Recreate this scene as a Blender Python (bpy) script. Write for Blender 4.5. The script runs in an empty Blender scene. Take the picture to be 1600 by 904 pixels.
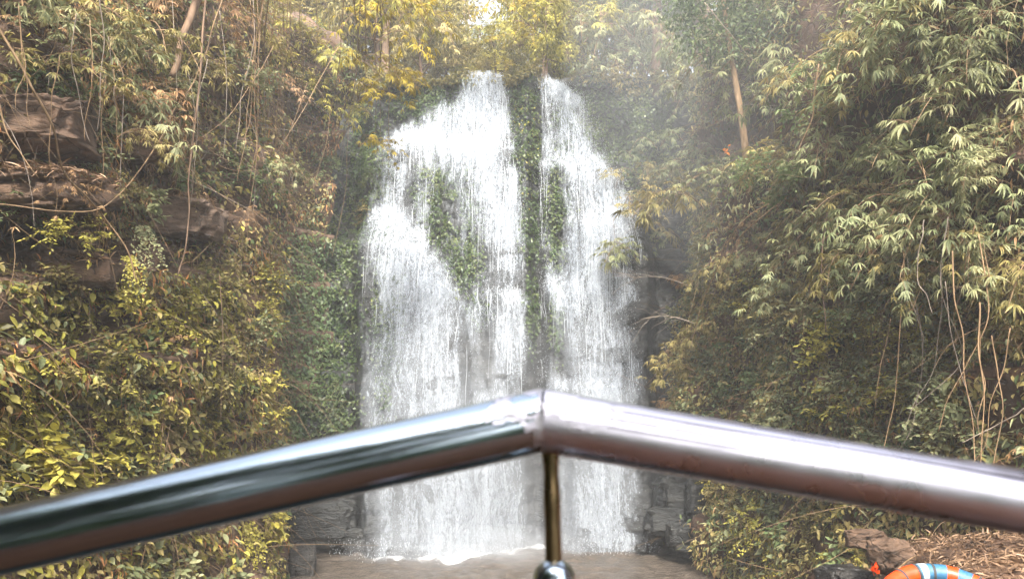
import bpy, math, random
import numpy as np
from mathutils import Vector, Matrix
from mathutils.bvhtree import BVHTree

scene = bpy.context.scene
COL = scene.collection
R = math.radians
rng = np.random.default_rng(7)
random.seed(7)

# ------------------------------------------------------------------ camera, sky, sun, exposure
CAM_H, PITCH, FPX = 3.5, R(8.9), 1155.0
cd = bpy.data.cameras.new('camera'); cam = bpy.data.objects.new('camera', cd); COL.objects.link(cam)
cam.location = (0, 0, CAM_H); cam.rotation_euler = (math.pi/2 + PITCH, 0, 0)
cd.sensor_width = 36; cd.lens = FPX/1600*36; cd.clip_start = 0.05; cd.clip_end = 800
cd.dof.use_dof = True; cd.dof.focus_distance = 15.5; cd.dof.aperture_fstop = 7.0
scene.camera = cam

SUN_EL, SUN_AZ = R(48), R(177)          # azimuth clockwise from +Y: behind the camera, to the right
w = bpy.data.worlds.new('World'); scene.world = w; w.use_nodes = True
nt = w.node_tree; nt.nodes.clear()
sky = nt.nodes.new('ShaderNodeTexSky'); sky.sky_type = 'NISHITA'; sky.sun_disc = False
sky.sun_elevation = SUN_EL; sky.sun_rotation = SUN_AZ
sky.air_density = 1.0; sky.dust_density = 5.0; sky.ozone_density = 0.6
hs = nt.nodes.new('ShaderNodeHueSaturation'); hs.inputs['Saturation'].default_value = 0.35
bg = nt.nodes.new('ShaderNodeBackground'); bg.inputs['Strength'].default_value = 0.15
wo = nt.nodes.new('ShaderNodeOutputWorld')
nt.links.new(sky.outputs[0], hs.inputs['Color']); nt.links.new(hs.outputs[0], bg.inputs['Color']); nt.links.new(bg.outputs[0], wo.inputs[0])
sd = bpy.data.lights.new('sun', 'SUN'); sun = bpy.data.objects.new('sun', sd); COL.objects.link(sun)
sd.energy = 2.7; sd.angle = R(8); sd.color = (1.0, 0.94, 0.84)
sdir = Vector((math.sin(SUN_AZ)*math.cos(SUN_EL), math.cos(SUN_AZ)*math.cos(SUN_EL), math.sin(SUN_EL)))
sun.rotation_euler = (-sdir).to_track_quat('-Z', 'Y').to_euler()
vs = scene.view_settings; vs.view_transform = 'Standard'; vs.look = 'None'; vs.gamma = 1; vs.exposure = 1.88
vs.use_curve_mapping = False
cy = scene.cycles
cy.max_bounces = 6; cy.diffuse_bounces = 3; cy.glossy_bounces = 3; cy.transmission_bounces = 3
cy.transparent_max_bounces = 14; cy.volume_bounces = 1; cy.use_denoising = True
cy.caustics_reflective = False; cy.caustics_refractive = False
cy.use_adaptive_sampling = True; cy.adaptive_threshold = 0.02

# ------------------------------------------------------------------ maths helpers
cp, sp = math.cos(PITCH), math.sin(PITCH)
def ray(px, py):
    a, b = (px-800)/FPX, (452-py)/FPX
    return Vector((a, cp - b*sp, sp + b*cp))
def P(px, py, Y):
    d = ray(px, py); return Vector((0, 0, CAM_H)) + d*(Y/d.y)
def proj(V):
    V = np.asarray(V, float); x, y, z = V[..., 0], V[..., 1], V[..., 2]-CAM_H
    d = y*cp + z*sp; u = -y*sp + z*cp; d = np.where(np.abs(d) < .05, .05, d)
    return 800 + FPX*x/d, 452 - FPX*u/d
def ss(a, b, x):
    t = np.clip((x-a)/(b-a), 0, 1); return t*t*(3-2*t)
def hashn(ix, iy, iz):
    h = (ix*374761393 + iy*668265263 + iz*2147483647) & 0xffffffff
    h = ((h ^ (h >> 13))*1274126177) & 0xffffffff
    h = ((h ^ (h >> 16))*2246822519) & 0xffffffff
    return ((h ^ (h >> 15)) & 0xffffff)/float(0xffffff)
def vnoise(x, y, z):
    x, y, z = np.broadcast_arrays(np.asarray(x, float), np.asarray(y, float), np.asarray(z, float))
    xi, yi, zi = np.floor(x).astype(np.int64), np.floor(y).astype(np.int64), np.floor(z).astype(np.int64)
    fx, fy, fz = x-xi, y-yi, z-zi
    fx, fy, fz = [f*f*(3-2*f) for f in (fx, fy, fz)]
    r = 0
    for a in (0, 1):
        for b in (0, 1):
            for c in (0, 1):
                wgt = (fx if a else 1-fx)*(fy if b else 1-fy)*(fz if c else 1-fz)
                r = r + wgt*hashn(xi+a, yi+b, zi+c)
    return r*2-1
def fbm(x, y, z, o=4, g=.5):
    r, a = 0, 1
    for i in range(o):
        r = r + a*vnoise(x*2**i+i*17.3, y*2**i+i*5.1, z*2**i-i*9.7); a *= g
    return r
def nrmz(v):
    return v/np.maximum(np.linalg.norm(v, axis=-1, keepdims=True), 1e-9)

# ------------------------------------------------------------------ mesh helpers
def tri_mesh(name, V, F, smooth=False):
    V = np.ascontiguousarray(V, dtype=np.float32); F = np.ascontiguousarray(F, dtype=np.int32)
    me = bpy.data.meshes.new(name)
    me.vertices.add(len(V)); me.vertices.foreach_set('co', V.ravel())
    k = F.shape[1]
    me.loops.add(F.size); me.loops.foreach_set('vertex_index', F.ravel())
    me.polygons.add(len(F)); me.polygons.foreach_set('loop_start', np.arange(0, F.size, k, dtype=np.int32))
    me.polygons.foreach_set('loop_total', np.full(len(F), k, dtype=np.int32))
    if smooth: me.polygons.foreach_set('use_smooth', np.ones(len(F), dtype=bool))
    me.update(calc_edges=True); me.validate()
    return me
def link(name, me, m=None, parent=None):
    o = bpy.data.objects.new(name, me); COL.objects.link(o)
    if m is not None and me is not None and not me.materials: me.materials.append(m)
    if parent: o.parent = parent
    return o
def tag(o, label=None, cat=None, group=None, kind=None):
    if label: o['label'] = label
    if cat: o['category'] = cat
    if group: o['group'] = group
    if kind: o['kind'] = kind
    return o
def empty(name, loc=(0, 0, 0)):
    o = bpy.data.objects.new(name, None); COL.objects.link(o); o.location = loc; o.empty_display_size = .1
    return o
class MB:
    def __init__(s): s.V, s.F, s.n = [], [], 0
    def add(s, V, F):
        V = np.asarray(V, float).reshape(-1, 3); s.V.append(V); s.F.append(np.asarray(F, int)+s.n); s.n += len(V)
    def tube(s, pts, rad, k=6, cap=True):
        pts = np.asarray([tuple(p) for p in pts], float); n = len(pts)
        rad = np.broadcast_to(np.asarray(rad, float), (n,))
        T = nrmz(np.gradient(pts, axis=0))
        ref = np.array([0.13, 0.21, 0.97]) if abs(T[:, 2]).mean() < .8 else np.array([.97, .13, .2])
        A = nrmz(np.cross(T, ref)); B = np.cross(T, A)
        th = np.arange(k)*2*math.pi/k
        ring = pts[:, None, :] + rad[:, None, None]*(np.cos(th)[None, :, None]*A[:, None, :] + np.sin(th)[None, :, None]*B[:, None, :])
        F = []
        for i in range(n-1):
            for j in range(k):
                a, b = i*k+j, i*k+(j+1) % k; c, d = a+k, b+k
                F += [(a, b, d), (a, d, c)]
        V = ring.reshape(-1, 3)
        if cap:
            V = np.vstack([V, pts[0], pts[-1]]); c0, c1 = n*k, n*k+1
            for j in range(k):
                F += [(c0, (j+1) % k, j), (c1, (n-1)*k+j, (n-1)*k+(j+1) % k)]
        s.add(V, F)
    def mesh(s, name, smooth=False):
        return tri_mesh(name, np.vstack(s.V), np.vstack(s.F), smooth)
def grid_faces(nu, nv):
    i, j = np.meshgrid(np.arange(nu-1), np.arange(nv-1), indexing='ij')
    a = (i*nv+j).ravel()
    return np.stack([a, a+nv, a+nv+1, a+1], 1)

# leaf templates: x across, y along, z up; midrib sunk, tip drooping
OV = (np.array([(0, 0, 0), (0, .38, -.05), (0, .72, -.09), (0, 1, -.2), (-.42, .26, .04), (-.46, .55, .0), (-.2, .82, -.08), (.42, .26, .04), (.46, .55, .0), (.2, .82, -.08)]),
      np.array([(0, 1, 4), (1, 5, 4), (1, 2, 5), (2, 6, 5), (2, 3, 6), (0, 7, 1), (1, 7, 8), (1, 8, 2), (2, 8, 9), (2, 9, 3)]))
LA = (np.array([(0, 0, 0), (0, .45, .03), (0, 1, -.18), (-.5, .3, .06), (-.32, .68, -.02), (.5, .3, .06), (.32, .68, -.02)]),
      np.array([(0, 1, 3), (1, 4, 3), (1, 2, 4), (0, 5, 1), (1, 5, 6), (1, 6, 2)]))
SM = (np.array([(0, 0, 0), (-.45, .4, .05), (.45, .4, .05), (0, .45, -.06), (0, 1, -.1)]),
      np.array([(0, 3, 1), (1, 3, 4), (0, 2, 3), (3, 2, 4)]))
def leaves(mb, pos, dr, nr, L, Wd, T):
    pos, dr, nr = [np.atleast_2d(np.asarray(a, float)) for a in (pos, dr, nr)]
    n = len(pos); y = nrmz(dr); x = nrmz(np.cross(y, nr)); z = np.cross(x, y)
    L = np.broadcast_to(L, (n,)); Wd = np.broadcast_to(Wd, (n,))
    t, f = T
    V = pos[:, None] + x[:, None]*(t[None, :, 0, None]*Wd[:, None, None]) + y[:, None]*(t[None, :, 1, None]*L[:, None, None]) \
        + z[:, None]*(t[None, :, 2, None]*L[:, None, None])
    F = f[None] + (np.arange(n)*len(t))[:, None, None]
    mb.add(V.reshape(-1, 3), F.reshape(-1, 3))
def rv(n, s=1.0): return rng.normal(0, s, (n, 3))

# ------------------------------------------------------------------ materials
def newmat(name):
    m = bpy.data.materials.new(name); m.use_nodes = True; t = m.node_tree; t.nodes.clear()
    return m, t, t.nodes.new('ShaderNodeOutputMaterial')
def N(t, ty, **kw):
    n = t.nodes.new('ShaderNode'+ty)
    for k, v in kw.items():
        if hasattr(n, k): setattr(n, k, v)
        else: n.inputs[k].default_value = v
    return n
def ramp(t, stops, fac, interp='LINEAR'):
    r = t.nodes.new('ShaderNodeValToRGB'); r.color_ramp.interpolation = interp
    e = r.color_ramp.elements
    while len(e) < len(stops): e.new(.5)
    for k, (p, c) in enumerate(stops):
        e[k].position = p; e[k].color = (c if len(c) == 4 else (*c, 1)) if hasattr(c, '__len__') else (c, c, c, 1)
    t.links.new(fac, r.inputs[0]); return r
def math_(t, op, a, b=None):
    n = t.nodes.new('ShaderNodeMath'); n.operation = op
    for k, v in enumerate((a, b)):
        if v is None: continue
        if isinstance(v, (int, float)): n.inputs[k].default_value = v
        else: t.links.new(v, n.inputs[k])
    return n.outputs[0]
def leaf_mat(name, cols, trans=.35, rough=.5, patch=.8):
    m, t, out = newmat(name)
    g = N(t, 'NewGeometry'); oi = N(t, 'ObjectInfo'); tc = N(t, 'NewGeometry')
    no = N(t, 'TexNoise'); no.inputs['Scale'].default_value = patch; no.inputs['Detail'].default_value = 2
    t.links.new(tc.outputs['Position'], no.inputs['Vector'])
    f = math_(t, 'ADD', math_(t, 'MULTIPLY', g.outputs['Random Per Island'], .55),
              math_(t, 'ADD', math_(t, 'MULTIPLY', math_(t, 'SUBTRACT', no.outputs[0], .5), 1.3), math_(t, 'MULTIPLY', oi.outputs['Random'], .25)))
    f = math_(t, 'ADD', f, .1)
    n = len(cols); cr = ramp(t, [(k/(n-1), tuple(q*1.45 for q in c)) for k, c in enumerate(cols)], f)
    # fine mottling on the leaf blade
    n2 = N(t, 'TexNoise'); n2.inputs['Scale'].default_value = 45; t.links.new(tc.outputs['Position'], n2.inputs['Vector'])
    hv = N(t, 'HueSaturation'); t.links.new(cr.outputs[0], hv.inputs['Color'])
    t.links.new(math_(t, 'ADD', .6, math_(t, 'MULTIPLY', n2.outputs[0], .8)), hv.inputs['Value'])
    p = N(t, 'BsdfPrincipled'); p.inputs['Roughness'].default_value = rough; p.inputs['Specular IOR Level'].default_value = .35
    tr = N(t, 'BsdfTranslucent'); mx = N(t, 'MixShader'); mx.inputs[0].default_value = trans
    t.links.new(hv.outputs[0], p.inputs['Base Color']); t.links.new(hv.outputs[0], tr.inputs[0])
    t.links.new(p.outputs[0], mx.inputs[1]); t.links.new(tr.outputs[0], mx.inputs[2]); t.links.new(mx.outputs[0], out.inputs[0])
    return m
def rock_mat(name, c0, c1, c2, rough=.85, scale=1.0, bump=.6, strata=2.5):
    m, t, out = newmat(name)
    g = N(t, 'NewGeometry')
    mp = N(t, 'Mapping'); mp.inputs['Scale'].default_value = (scale, scale, scale*strata); t.links.new(g.outputs['Position'], mp.inputs[0])
    a = N(t, 'TexNoise'); a.inputs['Scale'].default_value = 1.3; a.inputs['Detail'].default_value = 9; a.inputs['Roughness'].default_value = .62
    b = N(t, 'TexNoise'); b.inputs['Scale'].default_value = 9; b.inputs['Detail'].default_value = 8; b.inputs['Roughness'].default_value = .7
    v = N(t, 'TexVoronoi'); v.feature = 'DISTANCE_TO_EDGE'; v.inputs['Scale'].default_value = 1.6
    wv = N(t, 'TexNoise'); wv.inputs['Scale'].default_value = 2; 
    for q in (a, b, wv): t.links.new(mp.outputs[0], q.inputs['Vector'])
    vm = N(t, 'VectorMath'); vm.operation = 'ADD'; t.links.new(mp.outputs[0], vm.inputs[0]); t.links.new(wv.outputs['Color'], vm.inputs[1]); t.links.new(vm.outputs[0], v.inputs['Vector'])
    cr = ramp(t, [(.3, c0), (.5, c1), (.68, c2)], a.outputs[0])
    crk = ramp(t, [(0, .25), (.035, 1.0)], v.outputs['Distance'])
    mx = N(t, 'MixRGB'); mx.blend_type = 'MULTIPLY'; mx.inputs[0].default_value = .8; t.links.new(cr.outputs[0], mx.inputs[1]); t.links.new(crk.outputs[0], mx.inputs[2])
    m2 = N(t, 'MixRGB'); m2.blend_type = 'MULTIPLY'; m2.inputs[0].default_value = .7; t.links.new(mx.outputs[0], m2.inputs[1])
    sc = ramp(t, [(.3, .35), (.7, 1.3)], b.outputs[0]); t.links.new(sc.outputs[0], m2.inputs[2])
    p = N(t, 'BsdfPrincipled'); t.links.new(m2.outputs[0], p.inputs['Base Color'])
    rr = ramp(t, [(.3, max(.0, rough-.25)), (.7, rough)], b.outputs[0]); t.links.new(rr.outputs[0], p.inputs['Roughness'])
    h = math_(t, 'ADD', math_(t, 'MULTIPLY', a.outputs[0], 1.0), math_(t, 'MULTIPLY', b.outputs[0], .35))
    h = math_(t, 'ADD', h, math_(t, 'MULTIPLY', crk.outputs[0], .2))
    bp = N(t, 'Bump'); bp.inputs['Strength'].default_value = bump; bp.inputs['Distance'].default_value = .25; t.links.new(h, bp.inputs['Height']); t.links.new(bp.outputs[0], p.inputs['Normal'])
    t.links.new(p.outputs[0], out.inputs[0]); return m
def bark_mat(name, c0, c1, rough=.8):
    m, t, out = newmat(name)
    g = N(t, 'NewGeometry'); a = N(t, 'TexNoise'); a.inputs['Scale'].default_value = 14; a.inputs['Detail'].default_value = 5
    mp = N(t, 'Mapping'); mp.inputs['Scale'].default_value = (1, 1, .3); t.links.new(g.outputs['Position'], mp.inputs[0]); t.links.new(mp.outputs[0], a.inputs['Vector'])
    oi = N(t, 'ObjectInfo')
    f = math_(t, 'ADD', a.outputs[0], math_(t, 'MULTIPLY', math_(t, 'SUBTRACT', oi.outputs['Random'], .5), .3))
    cr = ramp(t, [(.3, c0), (.7, c1)], f)
    p = N(t, 'BsdfPrincipled'); p.inputs['Roughness'].default_value = rough; t.links.new(cr.outputs[0], p.inputs['Base Color'])
    bp = N(t, 'Bump'); bp.inputs['Strength'].default_value = .5; bp.inputs['Distance'].default_value = .02; t.links.new(a.outputs[0], bp.inputs['Height']); t.links.new(bp.outputs[0], p.inputs['Normal'])
    t.links.new(p.outputs[0], out.inputs[0]); return m
def plain_mat(name, col, rough=.5, metal=0.0, bump=0, bscale=30):
    m, t, out = newmat(name)
    p = N(t, 'BsdfPrincipled'); p.inputs['Roughness'].default_value = rough; p.inputs['Metallic'].default_value = metal
    g = N(t, 'NewGeometry'); a = N(t, 'TexNoise'); a.inputs['Scale'].default_value = bscale; a.inputs['Detail'].default_value = 5; t.links.new(g.outputs['Position'], a.inputs['Vector'])
    cr = ramp(t, [(.3, tuple(c*.7 for c in col)), (.7, tuple(min(1, c*1.15) for c in col))], a.outputs[0]); t.links.new(cr.outputs[0], p.inputs['Base Color'])
    if bump:
        bp = N(t, 'Bump'); bp.inputs['Strength'].default_value = bump; bp.inputs['Distance'].default_value = .01; t.links.new(a.outputs[0], bp.inputs['Height']); t.links.new(bp.outputs[0], p.inputs['Normal'])
    t.links.new(p.outputs[0], out.inputs[0]); return m

M = {}
M['olive'] = leaf_mat('olive leaves', [(.05, .05, .016), (.13, .115, .036), (.24, .195, .068), (.34, .265, .115)])
M['yellow'] = leaf_mat('yellow green leaves', [(.07, .075, .014), (.19, .175, .032), (.32, .28, .055), (.42, .36, .08)])
M['gold'] = leaf_mat('golden yellow leaves', [(.14, .12, .015), (.26, .20, .02), (.38, .28, .03)])
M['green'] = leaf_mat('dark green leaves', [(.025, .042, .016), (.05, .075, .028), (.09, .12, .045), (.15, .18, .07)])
M['pale'] = leaf_mat('pale grey green leaves', [(.06, .075, .035), (.13, .15, .07), (.21, .22, .11), (.30, .29, .15)])
M['bamboo'] = leaf_mat('straw green bamboo leaves', [(.055, .065, .028), (.13, .14, .062), (.215, .215, .105), (.34, .315, .18)])
M['brown'] = leaf_mat('dry brown leaves', [(.07, .035, .015), (.16, .085, .035), (.27, .165, .075), (.38, .26, .14)], trans=.2)
M['bush'] = leaf_mat('fresh green leaves', [(.04, .07, .025), (.09, .13, .05), (.16, .20, .085), (.24, .27, .13)])
M['ivyl'] = leaf_mat('bright ivy leaves', [(.03, .05, .02), (.07, .11, .04), (.12, .16, .06), (.19, .22, .09)], rough=.4, patch=1.5)  # brighter greens than the other ivy materials
M['rust'] = leaf_mat('rust leaves', [(.13, .05, .018), (.28, .12, .04), (.42, .21, .075), (.5, .30, .13)], trans=.25)
M['ivy'] = leaf_mat('small ivy leaves', [(.014, .03, .012), (.03, .055, .02), (.06, .09, .028), (.11, .13, .04)], rough=.4, patch=1.5)
M['ivyw'] = leaf_mat('wet moss and ivy leaves', [(.018, .034, .014), (.042, .068, .025), (.08, .11, .038), (.15, .165, .06)], rough=.35, patch=1.5)
M['bark'] = bark_mat('brown bark', (.07, .04, .025), (.22, .14, .085))
M['culm'] = bark_mat('dry tan culm', (.14, .085, .04), (.33, .215, .115))
M['grey_twig'] = bark_mat('grey twig', (.13, .10, .08), (.34, .28, .22))
M['rock'] = rock_mat('brown sandstone', (.045, .027, .017), (.12, .07, .042), (.22, .135, .085))
M['slab'] = rock_mat('tan sandstone slab', (.09, .06, .04), (.19, .125, .085), (.30, .21, .15), bump=.4)
M['soil'] = rock_mat('reddish soil', (.045, .024, .014), (.11, .058, .032), (.18, .10, .06), strata=1)
M['wet'] = rock_mat('wet black rock', (.008, .009, .009), (.024, .026, .026), (.055, .056, .053), rough=.5)
M['wetgrey'] = rock_mat('wet grey rock', (.012, .012, .012), (.035, .032, .029), (.075, .068, .06), rough=.45)

# ------------------------------------------------------------------ the gorge
def resample(pts, step):
    pts = np.asarray(pts, float); d = np.r_[0, np.cumsum(np.linalg.norm(np.diff(pts, axis=0), axis=1))]
    n = int(d[-1]/step)+1; s = np.linspace(0, d[-1], n)
    q = np.stack([np.interp(s, d, pts[:, k]) for k in range(pts.shape[1])], 1)
    return q, s
def smooth(q, it):
    for _ in range(it):
        r = q.copy(); r[1:-1] = (q[:-2]+2*q[1:-1]+q[2:])/4; q = r
    return q
LIP_Z = 13.4
def bank(plan, side, dents, step=.11):
    """a cliff swept along a plan line; side=+1 the gorge lies to the right of travel"""
    q, s = resample(plan, step); q = smooth(q, 25)
    t = nrmz(np.gradient(q, axis=0)); nr = np.stack([t[:, 1], -t[:, 0]], 1)*side
    zs = np.arange(-1.0, LIP_Z+.01, step)
    Q = q[:, None, :]; Nn = nr[:, None, :]; Z = zs[None, :]
    X0 = Q[..., 0] + 0*Z; Y0 = Q[..., 1] + 0*Z; ZZ = Z + 0*X0
    off = -.09*ZZ + .38*fbm(X0*.45, Y0*.45, ZZ*.5, 3) + .05*fbm(X0*2.2, Y0*2.2, ZZ*3.5, 3)
    zz = ZZ + .5*fbm(X0*.3+4, Y0*.3, ZZ*.1, 2)                       # bedding: overhanging ledges
    saw = (zz/1.35) % 1.0
    off = off + .34*(saw**2.2)*ss(-.5, .5, fbm(X0*.35, Y0*.35, np.floor(zz/1.35)*3.1, 2)+.2)
    V = np.stack([X0+Nn[..., 0]*off, Y0+Nn[..., 1]*off, ZZ], -1)
    px, py = proj(V)
    for (cx, cy_, rx, ry, dp) in dents:
        k = np.exp(-(((px-cx)/rx)**2 + ((py-cy_)/ry)**2)**2)*dp
        V[..., 0] += Nn[..., 0]*k; V[..., 1] += Nn[..., 1]*k
    rows = [V]
    last = V[:, -1]
    for dist, dz in ((.6, .5), (1.5, .8), (4, 1.3), (9, 2), (18, 2.5), (40, 3)):
        r = last.copy(); r[:, 0] -= nr[:, 0]*dist; r[:, 1] -= nr[:, 1]*dist; r[:, 2] = LIP_Z + dz + .3*vnoise(r[:, 0], r[:, 1], 0)
        rows.append(r[:, None])
    V = np.concatenate(rows, 1)
    return V, q, nr
planL = [(-9.5, -6), (-7.2, 1), (-6.3, 5), (-5.5, 8), (-4.95, 11), (-4.35, 14), (-4.6, 15.2), (-5.4, 16.4), (-5.6, 17.6), (-5.3, 18.6), (-4.6, 19.3)]
planR = [(10, -6), (8.6, 1), (7.4, 5.5), (6.3, 9), (5.3, 12), (4.5, 14.7), (3.95, 16.3), (4.1, 17.6), (4.3, 19), (4.1, 19.7)]
VL, qL, nL = bank(planL, +1, [(70, 380, 110, 45, -.9), (130, 510, 45, 35, -.45), (260, 345, 70, 30, -.25), (560, 260, 60, 160, .7), (545, 80, 110, 130, 1.0)])
VR, qR, nR = bank(planR, -1, [(1400, 210, 60, 50, -.8), (1180, 210, 60, 50, -.5), (1060, 380, 25, 90, -.5), (1140, 560, 70, 70, -.3)])
def sheet(name, V, m):
    F = grid_faces(V.shape[0], V.shape[1]); me = tri_mesh(name, V.reshape(-1, 3), F, True)
    return link(name, me, m)
cl = sheet('cliff_left', VL, M['rock']); tag(cl, 'brown bedded sandstone cliff under the plants on the left', kind='structure')
cr_ = sheet('cliff_right', VR, M['soil']); tag(cr_, 'reddish earth and rock bank under the plants on the right', kind='structure')

# the wall behind the falling water
def seg_d(px, py, pts):
    """distance to a polyline and the parameter-interpolated extra value"""
    best = np.full(np.shape(px), 1e9); val = np.zeros(np.shape(px))
    for (a, b) in zip(pts[:-1], pts[1:]):
        ax, ay, bx, by = a[0], a[1], b[0], b[1]
        L2 = (bx-ax)**2+(by-ay)**2; t = np.clip(((px-ax)*(bx-ax)+(py-ay)*(by-ay))/max(L2, 1e-6), 0, 1)
        d = np.hypot(px-ax-t*(bx-ax), py-ay-t*(by-ay)); wv = a[2]+(b[2]-a[2])*t if len(a) > 2 else 1
        d = d/wv if len(a) > 2 else d
        k = d < best; best = np.where(k, d, best); val = np.where(k, t, val)
    return best, val
def nominal(x, z):   # picture coordinates of a point of the wall
    b = 17.9+1.2*ss(-.2, 1.6, x); return proj(np.stack([x+0*z, b+(21.4-b)*z/13.2, z+0*x], -1))
def wall_low(x, z):
    px, py = nominal(x, z)
    Y = 20.0 + .15*z
    # the left lobe stands forward, bounded by the slanting ledge
    lx = np.interp(py, [200, 335, 360, 400, 450, 520, 600, 900], [560, 605, 648, 672, 705, 735, 750, 770])
    Y = Y - 1.15*ss(30, -45, px-lx)*ss(320, 400, py) - .35*ss(320, 700, py)*ss(800, 600, px)
    Y = Y - .5*ss(195, 235, py + .0*px)*ss(830, 780, px)            # upper left tier
    Y = Y - .55*ss(432, 470, py)*ss(735, 775, px)*ss(860, 820, px)   # middle tier
    Y = Y - .45*ss(238, 258, py)*ss(835, 860, px)                    # right upper tier
    ly = np.interp(px, [880, 905, 960, 1010], [360, 325, 310, 360])
    Y = Y - .6*ss(0, 50, py-ly)*ss(878, 915, px)                     # right bulging tier
    Y = Y - .35*ss(425, 470, py)*ss(845, 865, px)*ss(915, 890, px)
    Y = Y - .3*ss(590, 625, py)*ss(850, 880, px)
    Y = Y - .55*np.exp(-((px-822)/16)**2)*ss(640, 380, py)           # mossy rib between the falls
    Y = Y + 1.1*ss(1005, 1040, px)*ss(200, 330, py) + .6*ss(575, 545, px)
    return Y
xs = np.arange(-6.6, 6.6, .06); zs = np.arange(-1.0, 13.75, .06)
XX, ZZ = np.meshgrid(xs, zs, indexing='ij')
def wall_fine(X, Z):
    Yl = wall_low(X, Z)
    n = .16*fbm(X*.9, 0*X+3, Z*1.2, 4)
    blk = .14*vnoise(np.floor(X*1.4+.6*vnoise(X, 0, Z))*3.3, 0*X+5, np.floor(Z*2.1+.5*vnoise(X*.8, 2, Z*.8))*7.1)
    rim = .035*fbm(X*5, 0*X, Z*6, 3)
    return Yl + n + blk + rim
WV = np.stack([XX, wall_fine(XX, ZZ), ZZ], -1)
topr = WV[:, -1]
rows = [WV]
for dist, dz in ((.5, .15), (1.5, .3), (4, .8), (10, 2.5), (22, 5), (45, 9)):
    r = topr.copy(); r[:, 0] *= 1+dist*.05; r[:, 1] += dist; r[:, 2] += dz + .12*vnoise(r[:, 0]*2, r[:, 1], 1); rows.append(r[:, None])
WV2 = np.concatenate(rows, 1)
wall = sheet('cliff_waterfall', WV2[::-1].copy(), M['wet']); tag(wall, 'wet black rock face behind the falling water', kind='structure')

# stream bed on the bank at the lower right
bx = np.arange(1.6, 9.5, .1); by = np.arange(1.0, 13.5, .1); BX, BY = np.meshgrid(bx, by, indexing='ij')
edge = np.interp(BY, [1.5, 5, 6.5, 9, 12, 13.5], [1.7, 2.1, 2.75, 4.1, 4.9, 5.3]) + .25*vnoise(BX*.1, BY*1.3, 2)
BZ = -.6 + 2.6*ss(-.1, .75, BX-edge)*(1-.03*(BY-5)) + .25*np.clip(BX-edge-.6, 0, 9)*.9 + .10*fbm(BX*1.5, BY*1.5, 0, 4)
BZ = BZ + .10*np.exp(-((BX-3.35)/.7)**2-((BY-6.3)/.35)**2) - .30*np.exp(-((BX-3.6)/.9)**2-((BY-5.3)/.5)**2)
BZ = np.where(BY > 10.5, BZ - ss(10.5, 13.2, BY)*1.2, BZ)
bank_o = sheet('ground_bank', np.stack([BX, BY, BZ], -1), M['soil']); tag(bank_o, 'sloping earth bank strewn with dry leaves', kind='structure')

# ground beyond, pool
def plane(name, z, x0, x1, y0, y1, m, n=2):
    X, Y = np.meshgrid(np.linspace(x0, x1, n), np.linspace(y0, y1, n), indexing='ij')
    return sheet(name, np.stack([X, Y, 0*X+z], -1), m)
M['floor'] = rock_mat('teal tinted forest floor', (.010, .026, .026), (.018, .042, .042), (.03, .06, .055), strata=1)  # unseen ground, coloured teal so the steel mirrors a teal band
tag(plane('ground', -1.2, -400, 400, -400, 400, M['floor'], 3), 'dark teal tinted forest floor', kind='structure')
m, t, out = newmat('murky brown water')
g = N(t, 'NewGeometry'); p = N(t, 'BsdfPrincipled'); p.inputs['Roughness'].default_value = .08; p.inputs['IOR'].default_value = 1.33
a = N(t, 'TexNoise'); a.inputs['Scale'].default_value = 3.2; a.inputs['Detail'].default_value = 7; a.inputs['Roughness'].default_value = .7; t.links.new(g.outputs['Position'], a.inputs['Vector'])
b = N(t, 'TexNoise'); b.inputs['Scale'].default_value = 14; b.inputs['Detail'].default_value = 4; t.links.new(g.outputs['Position'], b.inputs['Vector'])
c = ramp(t, [(.3, (.05, .04, .032)), (.7, (.11, .09, .072))], a.outputs[0]); t.links.new(c.outputs[0], p.inputs['Base Color'])
bp = N(t, 'Bump'); bp.inputs['Strength'].default_value = .6; bp.inputs['Distance'].default_value = .10
t.links.new(math_(t, 'ADD', a.outputs[0], math_(t, 'MULTIPLY', b.outputs[0], .6)), bp.inputs['Height']); t.links.new(bp.outputs[0], p.inputs['Normal'])
t.links.new(p.outputs[0], out.inputs[0]); M['pool'] = m
pg = np.arange(-7, 7.01, .07); qg = np.arange(3, 21, .07); PX, PY = np.meshgrid(pg, qg, indexing='ij')
amp = .012 + .05*ss(13, 18.5, PY)
PZ = amp*fbm(PX*2.2, PY*3.2, 0, 3)
tag(sheet('pool_water', np.stack([PX, PY, PZ], -1), M['pool']), 'murky brown plunge pool rippled by the falls', kind='structure')

# rays onto what has been built, for standing plants on it
dg_meshes = [cl, cr_, wall, bank_o]
trees_bvh = []
for o in dg_meshes:
    me = o.data
    co = np.empty(len(me.vertices)*3, np.float32); me.vertices.foreach_get('co', co)
    vi = np.empty(len(me.loops), np.int32); me.loops.foreach_get('vertex_index', vi)
    trees_bvh.append(BVHTree.FromPolygons(co.reshape(-1, 3).tolist(), vi.reshape(-1, 4).tolist()))
def hit(px, py, which=(0, 1, 2, 3)):
    d = ray(px, py).normalized(); best = None
    for k in which:
        h = trees_bvh[k].ray_cast(Vector((0, 0, CAM_H)), d)
        if h[0] is not None and (best is None or h[3] < best[3]): best = h
    if best is None: return None
    n = best[1]
    if n.dot(d) > 0: n = -n
    return best[0], n

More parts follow.
